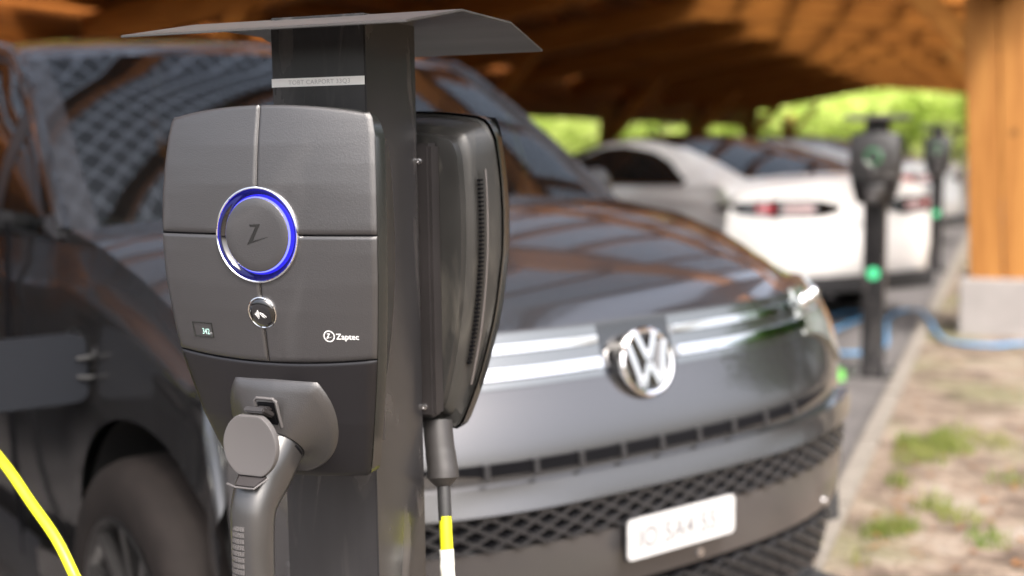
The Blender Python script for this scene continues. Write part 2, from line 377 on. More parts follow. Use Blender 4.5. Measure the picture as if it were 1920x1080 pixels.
# ------------------------------------------------------------------ carport
cp = empty('carport', (.5, 7, 0), 0, 'orange stained timber carport with solar glass roof over the bays', 'carport')
def zr(x): return 2.74-(.165 if x < -2.7 else .095)*abs(x+2.7)         # underside of the cross beams
off = Vector((-.5, -7, 0))
def cbuild(mb, name, m, bevel=0, parent=None):
    mb.v = [tuple(Vector(v)+off) for v in mb.v]
    return mb.build(name, m, parent or cp, smooth=bool(bevel), bevel=bevel)
Y0, Y1 = -.8, 37.0
yb = 1.0
while yb < Y1:
    g = MB()
    for xa, xb in ((-6.4, -2.7), (-2.7, .98)):
        g.bar((xa, yb, zr(xa)+.15), (xb, yb, zr(xb)+.15), .16, .30)
    cbuild(g, 'cross_beam', W_X, .006); yb += 3.0
for k in range(12):
    x = -6.2+k*.58
    g = MB().box((x, (Y0+Y1)/2, zr(x)+.302+.075), (.08, Y1-Y0, .15)); cbuild(g, 'purlin', W_Y, .004)
g = MB().grid([[(xx, yy, zr(xx)+.46) for xx in (-6.7, -2.70)] for yy in (6.42, Y1+.2)]); cbuild(g, 'roof_deck', W_Y)
for xa, xb, ye in ((-6.7, -2.70, 6.4), (-2.70, .34, Y1+.2)):
    g = MB().grid([[(xx, yy, zr(xx)+.46) for xx in (xa, xb)] for yy in (Y0-.2, ye)]); cbuild(g, 'solar_roof', PV)
for x in (-6.76,):
    g = MB().box((x, (Y0+Y1)/2, zr(x)+.10), (.05, Y1-Y0, .78)); cbuild(g, 'fascia_board', W_Y, .004)
for x in (-6.35, .62):
    g = MB().box((x, (Y0+Y1)/2, zr(x)-.10), (.14, Y1-Y0, .20)); cbuild(g, 'eave_beam', W_Y, .006)
g = MB()
for k in range(11): g.box((-6.62, 4.2, .12+k*.19), (.035, 10.0, .186))
cbuild(g, 'unseen_side_wall', W_Y, .004)  # unseen board wall added to darken what the van's side reflects
# right columns: slightly leaning glulam legs on concrete plinths
def leg(x, y, first=False):
    g = MB()
    zt = zr(x)-.2
    # front pair of planks and core, foot pushed outward
    lean = .085
    a = Vector((x+.0, y, .42)); b = Vector((x-lean, y, zt))
    g.bar(a+Vector((.08, 0, 0)), b+Vector((.08, 0, 0)), .20, .34, up=(0, 1, 0))
    g.bar(a+Vector((.275, 0, 0)), b+Vector((.275, 0, 0)), .18, .33, up=(0, 1, 0))
    c = cbuild(g, 'column', W_Z, .006)
    g = MB().box((x+.17, y, .20), (.50, .56, .47)); cbuild(g, 'plinth', CONC, .012)
    g = MB().bar((x+.02, y, 1.84), (x-.80, y, zr(x-.80)+.20), .14, .30, up=(0, 1, 0)); cbuild(g, 'knee_brace', W_B, .006)
leg(.49, 7.35); leg(.47, 18.98); leg(.47, 30.98)
for y in (1, 7, 13, 19, 25, 31, 36.8):
    x = -5.75
    g = MB().box((x, y, 1.0), (.24, .26, 2.0)); cbuild(g, 'column', W_Z, .006)
    g = MB().bar((x, y, 1.35), (x+.95, y, zr(x+.95)+.05), .14, .26, up=(0, 1, 0)); cbuild(g, 'knee_brace', W_X, .006)
    g = MB().bar((x, y, 1.45), (x, y+.9, 2.1), .14, .20, up=(1, 0, 0)); cbuild(g, 'knee_brace', W_Y, .006)

# ------------------------------------------------------------------ wallbox
ZT = 1.37                                    # top of the wallbox; local z here is measured DOWN from it as zd
WT = [(0, .104), (.003, .112), (.008, .1175), (.015, .1215), (.03, .1248), (.06, .1275), (.09, .1292), (.12, .13), (.15, .1299), (.18, .129), (.21, .1263), (.24, .1232), (.27, .1189), (.30, .1129), (.33, .1065), (.36, .0985), (.38, .0925), (.388, .089), (.393, .082)]
YE = [(0, .160), (.03, .1649), (.06, .1696), (.09, .1728), (.12, .1747), (.15, .1751), (.18, .1738), (.21, .1706), (.24, .1669), (.27, .162), (.30, .1551), (.33, .1484), (.36, .1386), (.393, .127)]
YC = [(0, .1772), (.04, .1842), (.08, .1886), (.13, .190), (.186, .188), (.21, .1857), (.265, .1774), (.30, .1700), (.33, .1620), (.36, .1515), (.393, .1390)]
def wz(z): return interp(WT, z)
def fy(x, z):
    u = min(abs(x)/wz(z), 1.0); c, e = interp(YC, z), interp(YE, z); return c+(e-c)*u*u
def ztop(x): return .0095*min(abs(x)/.112, 1)**2.2
def zbot(x): return .3945-.004*(abs(x)/.09)**2
def zdiv(x): return .2650-.007*(x/.12)**2
def L3(x, yo, zd): return (x, -yo, .392-zd)   # local: origin at bottom centre of the box, z up
def panel(side, zf0, zf1, mt, root, full=False, half_gap=.0009, name='front_panel'):
    nu, nv = 52, 56; rows = []
    us = [0, .012, .03]+[.03+.94*(i+1)/(nu-4) for i in range(nu-5)]+[.985, 1]
    for i, v in enumerate([0, .012, .03]+[.03+.94*(k+1)/(nv-4) for k in range(nv-5)]+[.985, 1]):
        row = []
        for j, u in enumerate(us):
            zg = lerp(zf0(.06), zf1(.06), v)
            for _ in range(3):
                if full: x = lerp(-wz(zg)+.0004, wz(zg)-.0004, u)
                else: x = side*lerp(half_gap, wz(zg)-.0004, u)
                zg = lerp(zf0(x), zf1(x), v)
            yo = fy(x, zg)
            if v in (0, 1) or j in (0, len(us)-1): yo -= .0016
            dx, dz = x, zg-.1313; rad_ = sqrt(dx*dx+dz*dz)
            if rad_ < .0455: yo -= .010
            elif rad_ < .0484: x, zg = dx*.0484/rad_, .1313+dz*.0484/rad_
            row.append(L3(x, yo, zg))
        rows.append(row)
    return MB().grid(rows).build(name, mt, root, ang=60)
def outline(n=22):
    R = []
    for k in range(n+1):                       # top edge left to right
        x = lerp(-.104, .104, k/n); R.append((x, ztop(x)))
    zs = [.012, .018, .025]+[.035+.345*k/24 for k in range(25)]+[.388, .392]
    zs = [z for z in zs]
    for z in zs: R.append((wz(z-.008) if z < .03 else wz(z), z))
    for k in range(n+1):
        x = lerp(.078, -.078, k/n); R.append((x, zbot(x)))
    for z in zs[::-1]: R.append((-(wz(z-.008) if z < .03 else wz(z)), z))
    return R
OUT = outline()
def loop(inset, yo_f):
    row = []
    for x, z in OUT:
        k = 1-inset/.13; kz = 1-inset/.20
        row.append(L3(x*k, yo_f(x, z), .195+(z-.195)*kz))
    return row
def zap_z(mb, cx, cz, s, pitch_x=1):
    """slanted lightning-like Z on the cover; s = scale in m per unit"""
    P = [(-35, 53), (22, 55), (-18, -26), (70, -6), (-50, -50), (0, 38), (-30, 40)]
    P = [(-35, 53), (24, 55), (-17, -29), (71, -7), (-50, -51), (-2, 40), (-30, 41)]
    vs = [L3(cx+x*s, 0, cz-z*s) for x, z in P]
    return P
def surf_poly(pts, off_, fs=None):
    """small flat marks wrapped on the cover: list of (x, zd)"""
    vs = [L3(x, fy(x, z)+off_, z) for x, z in pts]
    return vs
def make_wallbox(label, group, led, core, detail=True):
    R = empty('wallbox', (0, 0, ZT-.392), 0, label, 'wallbox', group)
    # body
    b = MB()
    e = lambda x, z: interp(YE, z)
    def ebase(x, z): return fy(x*.999, z)
    g = MB().grid([loop(.0006, lambda x, z: ebase(x, z)-.003), loop(0, lambda x, z: ebase(x, z)-.0036), loop(.0, lambda x, z: e(x, z)-.022)], close_u=True); g.build('front_rim', RIM, R, ang=50)
    rows = [loop(.003, lambda x, z: e(x, z)-.0205), loop(.003, lambda x, z: e(x, z)-.024), loop(.006, lambda x, z: max(.112, lerp(.112, e(x, z), .5)) if z < .37 else .108),
            loop(.0155, lambda x, z: .107), loop(.019, lambda x, z: .1015), loop(.026, lambda x, z: .0985), loop(.028, lambda x, z: .0885), loop(.034, lambda x, z: .0875)]
    g = MB().grid(rows, close_u=True); n = len(OUT); k = len(g.v)-n; g.f.append(tuple(k+i for i in range(n)))
    g.build('body', SHELL, R, ang=40)
    # dark base right under the covers
    g = MB(); rws = []
    for i in range(31):
        z0 = lerp(.002, .392, i/30); rws.append([])
        for j in range(21):
            u = lerp(-1, 1, j/20); x = u*(wz(z0)-.001); z = min(max(z0, ztop(x)+.001), zbot(x)-.001); rws[-1].append(L3(x, fy(x, z)-(.0021 if sqrt(x*x+(z-.1313)**2) > .056 else .011), z))
    g.grid(rws).build('inner_frame', GAP, R, ang=180)
    hg = .0009
    zm = .1313
    panel(1, ztop, lambda x: zm-hg, COVER, R); panel(-1, ztop, lambda x: zm-hg, COVER, R)
    panel(1, lambda x: zm+hg, lambda x: zdiv(x)-hg, COVER, R); panel(-1, lambda x: zm+hg, lambda x: zdiv(x)-hg, COVER, R)
    panel(1, lambda x: zdiv(x)+hg, zbot, LOWER, R, full=True, name='lower_panel')
    # highlight on the seam's bevel, put in as thin metal strips
    def strip(p, wd, name, m, off_=-.0006):
        rows = []
        for (x, z) in p:
            rows.append([L3(x-wd, fy(x, z)+off_-.0006, z), L3(x, fy(x, z)+off_, z), L3(x+wd, fy(x, z)+off_-.0006, z)])
        MB().grid(rows).build(name, m, R)
    strip([(0, z) for z in [.001+.01*k for k in range(9)]], .00045, 'seam_highlight', SEAM, -.0006)
    strip([(0, z) for z in [.179, .185, .19, .196]], .0004, 'seam_highlight', SEAM, -.0008)
    strip([(0, z) for z in [.228, .235, .245, .255, .2635]], .0004, 'seam_highlight', SEAM, -.0008)
    # ring
    cz, yb_ = .1313, .1885
    C = Vector(L3(0, yb_, cz)); A = Vector((0, -1, 0))
    # the cover leans by a hair: axis straight out
    MB().lathe([(.0495, -.006), (.0495, .0012), (.0490, .0022), (.0480, .0026), (.0472, .0020), (.0469, .0008)], C, A, 96).build('ring_bezel', CHROME, R)
    MB().lathe([(.0469, .0010), (.0462, -.0006), (.0442, -.0030), (.0412, -.0048)], C, A, 96).build('ring_wall', PIANO, R, ang=180)
    MB().lathe([(.0412, -.0048), (.0404, -.0040), (.0396, -.0024), (.0390, -.0008)], C, A, 96).build('light_ring', led, R, ang=180)
    MB().lathe([(.0390, -.0008), (.0384, .0004), (.0379, .0012)], C, A, 96).build('light_ring', core, R, ang=180)
    g = MB().lathe([(.0379, .0010), (.0376, .0016), (.0369, .0020), (.028, .0023), (.015, .0026), (0, .0027)], C, A, 96); g.build('ring_disc', COVER, R, ang=60)
    if not detail: return R
    s = .0405/200
    P = zap_z(None, 0, 0, s)
    def disc_pts(P): return [tuple(C+A*.00285+Vector((x*s*1.12, 0, z*s))) for x, z in P]
    q = disc_pts(P)
    MB().add(q, [(0, 1, 5, 6), (1, 2, 4, 5), (2, 3, 4)]).build('emblem', INK, R, smooth=False)
    # contact point
    zc = .2116; Cb = Vector(L3(.0005, fy(0, zc)-.0002, zc))
    nb = Vector((0, -1, -.22)).normalized()
    MB().lathe([(.0172, -.003), (.0170, .0008), (.0163, .0013), (.0156, .0009), (.0153, -.0002)], Cb, nb, 56).build('button_bezel', CHROME, R)
    MB().lathe([(.0155, .0000), (.0150, .0012), (.0135, .0024), (.010, .0036), (.006, .0043), (.003, .0046), (0, .0047)], Cb, nb, 56).build('button', PIANO, R, ang=180)
    ic = MB()
    a2 = Vector((1, 0, 0)); b2 = nb.cross(a2); b2 = b2 if b2.z > 0 else -b2
    def dome(x, z): r = sqrt(x*x+z*z); return Cb+a2*x+b2*z+nb*(interp([(0, .0049), (.006, .0046), (.010, .0039), (.0135, .0027)], r)+.0003)
    for i, (r, hh) in enumerate([(.0014, .45), (.0028, .55), (.0042, .6), (.0056, .62)]):
        rows = []
        for k in range(7):
            t = lerp(-hh, hh, k/6); rows.append([dome(-.0068+(r-.0006)*cos(t)*1.0, -.0005+(r*1.5)*sin(t)), dome(-.0068+(r+.0003)*cos(t), -.0005+(r*1.5)*sin(t))])
        ic.grid(rows)
    for poly in ([(-.0003, .0020), (.0022, .0016), (.0045, .0004), (.0075, -.0032), (.0066, -.0036), (.0038, -.0006), (.0018, .0004), (.0002, .0006)],
                 [(-.0003, .0004), (.0010, -.0010), (.0042, -.0040), (.0058, -.0042), (.0050, -.0032), (.0028, -.0012), (.0008, .0002)]):
        ic.add([dome(x, z) for x, z in poly], [tuple(range(len(poly)))])
    ic.build('contactless_symbol', WHITE, R, smooth=False)
    # display
    def P2(x, z, o_): return L3(x, fy(x, z)+o_, z)
    x0, x1, z0, z1 = -.0955, -.0675, .2262, .2425
    g = MB(); ring_o = [(x0, z0), (x1, z0), (x1+.0005, z1), (x0+.001, z1)]; ring_i = [(x0+.0016, z0+.0014), (x1-.0012, z0+.0014), (x1-.0008, z1-.0014), (x0+.0028, z1-.0014)]
    g.grid([[P2(x, z, -.001) for x, z in ring_o], [P2(x, z, .0007) for x, z in ring_o], [P2(x, z, .0004) for x, z in ring_i], [P2(x, z, -.0012) for x, z in ring_i]], close_u=True)
    g.build('screen_frame', RIM, R)
    sc_ = MB().add([P2(x, z, -.0001) for x, z in ring_i], [(0, 1, 2, 3)]).build('screen', SCREEN, R, smooth=False)
    vs, fs = text_mesh('342', .0088, .0, 'RIGHT', 1.02)
    d = MB().add([P2(x1-.0042+v.x*.8, .2383-v.y+ .0006, .0001+.0002) for v in vs], fs); d.build('screen_digits', DIGIT, sc_, smooth=False)
    vs, fs = text_mesh('kWh', .0032, 0, 'LEFT')
    MB().add([P2(x1-.0040+v.x*.5, .2385-v.y, .0003) for v in vs], fs).build('screen_digits', GREYINK, sc_, smooth=False)
    # word mark
    g = MB(); lx, lz = .0738, .2342
    rows = [[P2(lx+r*cos(t*pi/20), lz+r*sin(t*pi/20), .0003) for r in (.0050, .0060)] for t in range(40)]
    g.grid(rows, close_v=True)
    s2 = .0040/75
    q = [P2(lx-.0003+x*s2*1.15, lz-z*s2, .0003) for x, z in P]; g.add(q, [(0, 1, 5, 6), (1, 2, 4, 5), (2, 3, 4)])
    vs, fs = text_mesh('Zaptec', .0088, .00008)
    wmax = max(v.x for v in vs); kx = .0240/wmax
    g.add([P2(.0812+v.x*kx, lz+.0030-v.y*.95, .0003) for v in vs], fs); g.build('word_mark', WHITE, R, smooth=False)
    # ventilation slots along both flanks and a ridge with its highlight put into a paler colour
    for sg in (-1,):
        g = MB()
        for k in range(44):
            z = .085+k*.0052
            x = sg*(wz(z)-.0107); g.box(L3(x, .1095+.0, z), (.0035, .009, .0024))
        g.build('vent_slots', GAP, R, smooth=False)
        g = MB(); pts = []; 
        for k in range(24):
            z = .072+.265*k/23; pts.append(L3(sg*(wz(z)-.0058), .1165-.00*k, z))
        g.sweep(pts, .0017, 8); g.build('edge_line', mat('edge_highlight', (.16, .15, .15), .22, .5), R)  # paler than the body: the ridge's specular highlight as colour
    # mounting bracket with screws
    MB().box(L3(0, .0755, .205), (.150, .028, .330)).build('mount_bracket', BACKP, R, bevel=.004)
    for sx in (-1, 1):
        for z in (.0615, .357):
            MB().lathe([(0, 0), (.0036, 0), (.0040, .0006), (.0036, .0022), (.0018, .0026), (.0016, .0012), (0, .0012)], L3(sx*.0616, .0615, z), (0, 1, 0), 20).build('screw', SATIN, R)
    # angled socket hood
    tdir = Vector((0, -cos(radians(45)), -sin(radians(45))))
    Rc = Vector(L3(0, .165, .357)); ar = Vector((1, 0, 0)); br = tdir.cross(ar)
    if br.z < 0: br = -br
    N = 72; base = []; ringp = []
    for k in range(N):
        t = 2*pi*k/N; cx, sx = cos(t), sin(t)     # sx up
        x = .004+.0655*cx; zz = .3255-.0655*sx
        if zz < .283:                                # flattened top
            f_ = (.283-.3255)/(zz-.3255); zz = .2835-.0012*(1-abs(cx)); x = .004+.0655*cx*1.0
            x = .004+(x-.004)*min(1, .50+.65*abs(cx))
        zz = min(zz, .389)
        lim = wz(zz)-.004; x = max(-lim, min(lim, x))
        base.append((x, zz)); ringp.append(Rc+ar*.0305*cx+br*.0305*sx)
    rows = []
    for q in (0, .03, .08, .25, .5, .75, .94, 1.0):
        row = []
        for k in range(N):
            x, z = base[k]; B = Vector(L3(x, fy(x, z)-.001, z)); p = B.lerp(ringp[k], q)
            p += Vector((0, -1, 0))*.0032*min(1, q/.08)*(1-q)     # crisp step at the rim
            row.append(p)
        rows.append(row)
    rows.append([Rc+(p-Rc)*.93-tdir*.001 for p in ringp]); rows.append([Rc+(p-Rc)*.93-tdir*.02 for p in ringp])
    hood = MB().grid(rows, close_u=True).build('socket_hood', HOOD, R, ang=50)
    MB().lathe([(.0285, -.012), (.0285, .001), (.0272, .0016), (.0270, .004), (.0262, .0042), (.0262, -.01)], Rc, tdir, 56).build('seal_ring', PLAST, R)
    # hinge loop and lid
    def bxr(c, d, rx): return MB().box(c, d, Matrix.Rotation(rx, 3, 'X'))
    hc = Vector(L3(.004, .1885, .3125)); rx = radians(18)
    g = MB()
    Rm = Matrix.Rotation(rx, 3, 'X')
    loop_pts = [(-.013, -.016), (-.013, .010), (-.010, .013), (.010, .013), (.013, .010), (.013, -.020)]
    g.sweep([hc+Rm @ Vector((x, 0, z)) for x, z in loop_pts], .0018, 10, up=(0, 1, 0)); g.build('lid_hinge', LID, R)
    g = bxr(hc+Vector((0, .001, -.004)), (.020, .003, .026), rx); g.build('hinge_recess', GAP, R, bevel=.001)
    lc = Vector(L3(.0012, .2190, .3445))
    prof = []
    for k in range(64):
        t = 2*pi*k/64; x = .0318*cos(t); z = .0345*sin(t)
        z = min(z, .0315) if z > 0 else max(z, -.0310)
        prof.append((x, z))
    rows = [[lc+Vector((x*s_, yy, z*s_)) for x, z in prof] for s_, yy in ((.95, .0085), (1.0, .0070), (1.0, .0012), (.985, .0002), (.955, 0), (.93, .0001))]
    g = MB().grid(rows, close_u=True); n = 64; g.f.append(tuple(len(g.v)-n+i for i in range(n))); g.f.append(tuple(range(n))[::-1])
    lid = g.build('lid', LID, R, ang=40)
    g = MB().box(lc+Vector((.004, .014, .033)), (.024, .022, .006), Matrix.Rotation(radians(-25), 3, 'X')); g.build('lid_arm', BACKP, lid, bevel=.0015)
    g = MB().box(lc+Vector((.003, .028, .0335)), (.014, .016, .005), Matrix.Rotation(radians(-8), 3, 'X')); g.build('lid_arm', BACKP, lid, bevel=.0015)
    g = MB().poly([lc+Vector(p) for p in ((-.0155, .004, -.031), (.0165, .004, -.031), (.011, -.010, -.0385), (-.0115, -.010, -.0385))], (0, .001, -.0022)); g.build('lid_tab', BACKP, lid, smooth=False)
    g = MB().sweep([lc+Vector(p) for p in ((-.0225, -.0085, -.0385), (-.0105, -.0115, -.0405), (.0115, -.0115, -.0405), (.0185, .004, -.033))], .0011, 8, up=(0, 0, 1)); g.build('tab_edge', LID, lid)
    return R

wb1 = make_wallbox('graphite wallbox with glowing blue ring, facing the viewer, connector plugged in below', 'wallboxes on the charging posts', LED, LEDW)
for ch in kids(wb1):
    pass
wb2 = copy_tree(wb1); wb2.location = (0, .0, ZT-.392); wb2.rotation_euler = (0, 0, pi)
wb2['label'] = 'wallbox on the back of the nearest post, its screwed back plate showing'
# shared simple version with a green ring for the posts further away
wb3 = copy_tree(wb1)
for o in kids(wb3):
    if o.name.startswith('light_ring') and o.data.materials[0] == LEDW or o.name.startswith('light_ring'):
        me = o.data.copy(); me.materials.clear(); me.materials.append(GLOWG); o.data = me
# ------------------------------------------------------------------ charging posts
def make_post(label, group):
    R = empty('charging_post', (0, 0, 0), 0, label, 'charging post', group)
    A = .0595
    MB().box((0, 0, .7375), (2*A, 2*A+.002, 1.465)).build('post_tube', POST, R, bevel=.0015)
    MB().box((0, 0, .008), (.26, .30, .016)).build('base_plate', POST, R, bevel=.003)
    for sx in (-1, 1):
        for sy in (-1, 1):
            MB().lathe([(0, 0), (.012, 0), (.012, .010), (.007, .010), (.007, .022), (0, .022)], (sx*.10, sy*.12, .016), (0, 0, 1), 6).build('anchor_bolt', SATIN, R)
    prof = [(-.177, 1.4445), (-.048, 1.4665), (.088, 1.4650), (.190, 1.4400)]
    hw = .170; g = MB(); th = .0028
    up_ = [[(x, y, z+th) for y, z in prof] for x in (-hw, hw)]; dn = [[(x, y, z) for y, z in prof] for x in (-hw, hw)]
    vs = dn[0]+dn[1]+up_[0]+up_[1]; fs = []
    for i in range(3): fs += [(i, i+1, 5+i, 4+i), (8+i, 12+i, 13+i, 9+i), (i, 8+i, 9+i, i+1), (4+i, 5+i, 13+i, 12+i)]
    fs += [(0, 4, 12, 8), (3, 11, 15, 7)]
    g.add(vs, fs).build('rain_cover', mat('rain_cover_steel', (.085, .08, .078), .38, .4, noise=(10, .25, (.4, 3, 1)), bump=(60, .08, .001)), R, bevel=.0007)
    return R
post1 = make_post('nearest dark steel charging post with a white label strip under its rain cover', 'charging posts along the kerb')
MB().box((-.0003, -.0614, 1.3983), (.1175, .0006, .0094)).build('label_strip', LABEL, post1)
vs, fs = text_mesh('TOBT CARPORT 33Q3', .0068, 0, 'CENTER', 1.05); wm = max(v.x for v in vs)-min(v.x for v in vs)
MB().add([(v.x*.078/wm+.002, -.0619, 1.3960+v.y) for v in vs], fs).build('label_text', GREYINK, post1, smooth=False)
def place_post(y, lab, wlab, wlab2, sticker=True):
    p = copy_tree(postg); p.location = (0, y, 0); p['label'] = lab
    for k, (ww, l) in enumerate(((wb3, wlab), (wb3, wlab2))):
        b = copy_tree(ww); b.location = (0, y, ZT-.392); b.rotation_euler = (0, 0, pi*k); b['label'] = l
    return p
postg = make_post('charging post', 'charging posts along the kerb')
MB().lathe([(0, .0012), (.035, .0012), (.035, 0)], (0, -.0606, .585), (0, -1, 0), 32).build('round_sticker', GREENP, postg)
place_post(5.92, 'second charging post down the kerb with a green sticker, in front of the white car', 'wallbox with green ring facing us on the second post, before the white car', 'wallbox on the far side of the second post')
place_post(11.9, 'farthest charging post, thin and dark beside the timber column', 'farthest wallbox facing us, small with a green light beside the timber column', 'wallbox on the far side of the farthest post')
for t in (postg, wb3):
    for o in kids(t):
        for q in kids(o):
            for q2 in kids(q): bpy.data.objects.remove(q2)
            bpy.data.objects.remove(q)
        bpy.data.objects.remove(o)
    bpy.data.objects.remove(t)
for o in list(kids(wb2)):
    if o.name.split('.')[0] in ('lid', 'lid_hinge', 'hinge_recess'): pass

# ------------------------------------------------------------------ connectors and cables
cn = empty('charging_connector', (0, -.2, .94), 0, 'grey charging connector with ribbed grip plugged into the nearest wallbox', 'connector')
o_ = Vector((0, .2, -.94))
def W1(x, yo, zd): return Vector((x, -yo, ZT-zd))+o_
path = [W1(.001, .150, .342), W1(.001, .166, .358), W1(.0005, .180, .372), W1(-.001, .189, .3845), W1(-.003, .199, .396), W1(-.003, .210, .410), W1(-.0025, .213, .428), W1(-.002, .2145, .452), W1(-.001, .2155, .482), W1(-.000, .2165, .515), W1(-.000, .219, .550), W1(-.002, .222, .585), W1(-.001, .222, .615)]
rad = [(.0262, .0262), (.0262, .0262), (.0258, .0262), (.0250, .0255), (.0240, .0235), (.0226, .0212), (.0218, .0200), (.0212, .0195), (.0205, .019), (.0200, .0185), (.0195, .018), (.018, .017), (.013, .013)]
pp, pr = [], []
for i in range(len(path)-1):
    for k in range(4):
        t = k/4; pp.append(path[i].lerp(path[i+1], t)); pr.append((lerp(rad[i][0], rad[i+1][0], t), lerp(rad[i][1], rad[i+1][1], t)))
pp.append(path[-1]); pr.append(rad[-1])
for _ in range(6): pp = [pp[0]]+[(pp[i-1]+2*pp[i]+pp[i+1])/4 for i in range(1, len(pp)-1)]+[pp[-1]]
MB().sweep(pp, pr, 36, up=(1, 0, 0), pw=2.5).build('handle', HANDLE, cn, ang=60)
MB().sweep([W1(.001, .1635, .3555), W1(.001, .1655, .3575), W1(.001, .1675, .3595)], [(.0268, .0268)]*3, 36).build('collar_line', GAP, cn)
# textured inlay on the outer face of the grip: frame, plate and raised cells
g = MB(); pl = MB(); fr_ = []
def gp(u, t):   # u across -1..1, t along 0..1
    z = lerp(.418, .585, t); yc_ = interp([(.40, .203), (.428, .2115), (.452, .2140), (.482, .2155), (.515, .2165), (.55, .2190), (.585, .2215)], z)
    a_ = interp([(.41, .0226), (.452, .0214), (.482, .0205), (.515, .02), (.55, .0195), (.585, .018)], z); b_ = interp([(.41, .0215), (.452, .0196), (.482, .019), (.515, .0185), (.55, .018), (.585, .017)], z)
    xo = -.0078+u*.0098; x = xo-.0010
    return x, yc_+b_*max(.0, 1-abs(xo/a_)**2.5)**.4, z
for i in range(26):
    for j in range(7):
        t0, t1 = i/26+.006, (i+1)/26-.006; u0, u1 = -1+2*j/7+.03, -1+2*(j+1)/7-.03
        if i == 0 and j in (0, 6): continue
        q = [gp(u0, t0), gp(u1, t0), gp(u1, t1), gp(u0, t1)]
        top = [W1(x, yo+.0014, z) for x, yo, z in q]; bot = [W1(x, yo-.0012, z) for x, yo, z in q]
        g.add(bot+top, [(4, 5, 6, 7), (0, 1, 5, 4), (1, 2, 6, 5), (2, 3, 7, 6), (3, 0, 4, 7)])
inl = g.build('grip_inlay', GRIP, cn, smooth=False)
rim_pts = [gp(-1.14, 1.0), gp(-1.14, .5), gp(-1.14, .04), gp(-.9, -.022), gp(-.5, -.045), gp(0, -.052), gp(.5, -.045), gp(.9, -.022), gp(1.14, .04), gp(1.14, .5), gp(1.14, 1.0)]
MB().sweep([W1(x, yo, z) for x, yo, z in rim_pts], .0009, 8, up=(0, 1, 0)).build('inlay_frame', HANDLE, cn)
# cable from the grip to the van's charging port
VAN_F = Vector((sin(radians(121)), cos(radians(121)), 0)); VAN_L = Vector((-VAN_F.y, VAN_F.x, 0)); VAN_O = Vector((.0241, 1.1354, 0))
def van_w(F, L, z): return VAN_O+VAN_F*F+VAN_L*L+Vector((0, 0, z))
port = van_w(-.885, -.86, .87)
cab = smooth_path([(-.001, -.222, ZT-.61), (0, -.223, ZT-.66), (-.02, -.225, .52), (-.12, -.215, .36), (-.23, -.18, .42), pix(190, 1190, 1.42), pix(140, 1080, 1.44), pix(105, 1010, 1.46), pix(60, 945, 1.49), pix(0, 860, 1.54), pix(-70, 790, 1.66), port+Vector((-.30, -.24, -.05)), port-VAN_L*.15-VAN_F*.05+Vector((0, 0, -.02)), port-VAN_L*.09, port-VAN_L*.03], 8)
cc = MB().sweep([p+o_ for p in cab], .0064, 14, up=(0, 0, 1)); cc.build('cable', YEL, cn)
MB().sweep([port-VAN_L*.125+o_, port-VAN_L*.09+o_, port-VAN_L*.01+o_], [(.017, .017), (.026, .026), (.028, .028)], 20, up=(0, 0, 1)).build('vehicle_plug', HANDLE, cn)
# second connector under the rear wallbox
c2 = empty('charging_connector', (.078, .078, .95), 0, 'dark connector with yellow cable, painted pale where overexposed, hanging under the rear wallbox', 'connector')
def rel(p): return Vector(p)-Vector((.078, .078, .95))
top = pix(822, 815, 1.515); P_ = [pix(820, 790, 1.52), pix(823, 825, 1.515), pix(826, 850, 1.512), pix(830, 880, 1.508), pix(831, 900, 1.506), pix(832, 912, 1.505)]
MB().sweep([rel(p) for p in smooth_path(P_, 4)], [lerp(.0185, .0185, 0)]*4+[.0185]*4+[.019]*4+[.0195]*4+[.0165, .014, .012, .010, .008], 22).build('plug_boot', DGREY, c2)
MB().sweep([rel(pix(832, 908, 1.505)), rel(pix(833, 940, 1.5)), rel(pix(835, 975, 1.497))], .0082, 14).build('strain_relief', BLK, c2)
MB().sweep([rel(p) for p in smooth_path([pix(835, 968, 1.497), pix(836, 1000, 1.494), pix(838, 1036, 1.492)], 4)], .0078, 14).build('yellow_cable_upper', YEL, c2)
MB().sweep([rel(p) for p in smooth_path([pix(837, 1030, 1.492), pix(839, 1060, 1.49), pix(842, 1100, 1.488), Vector((.10, .09, .55)), Vector((.12, .13, .25)), Vector((.03, .25, .05)), Vector((-.30, .55, .012)), Vector((-.9, .3, .012))], 8)], .0088, 14).build('cable', mat('overexposed_cable', (.68, .68, .62), .4), c2)  # pale tone paints the overexposed stretch of the yellow cable

# blue hose lying by the second post
hp = [(-.62, 7.15, .012), (-.55, 6.85, .012), (-.35, 6.55, .012), (-.15, 6.55, .012), (-.02, 6.85, .014), (-.08, 7.6, .012), (-.12, 8.15, .012), (-.06, 8.6, .015), (.04, 8.55, .03), (.12, 8.0, .10), (.22, 7.4, .112), (.36, 6.62, .105), (.62, 6.50, .105), (.80, 6.62, .105), (1.1, 6.5, .105), (1.6, 6.9, .105)]
tag(MB().sweep(smooth_path(hp, 8), .012, 10, up=(0, 0, 1)).build('hose', BLUEH), 'blue hose snaking over the asphalt and the kerb behind the second post', 'hose')
hp = [(-.62, 7.15, .04), (-.60, 7.6, .014), (-.52, 8.2, .014), (-.36, 8.45, .014), (-.30, 8.2, .014), (-.36, 7.6, .03), (-.45, 7.0, .04), (-.70, 6.8, .014), (-1.1, 6.6, .014)]
tag(MB().sweep(smooth_path(hp, 8), .012, 10, up=(0, 0, 1)).build('hose', BLUEH), 'looped blue hose on the asphalt between the van and the second post', 'hose')

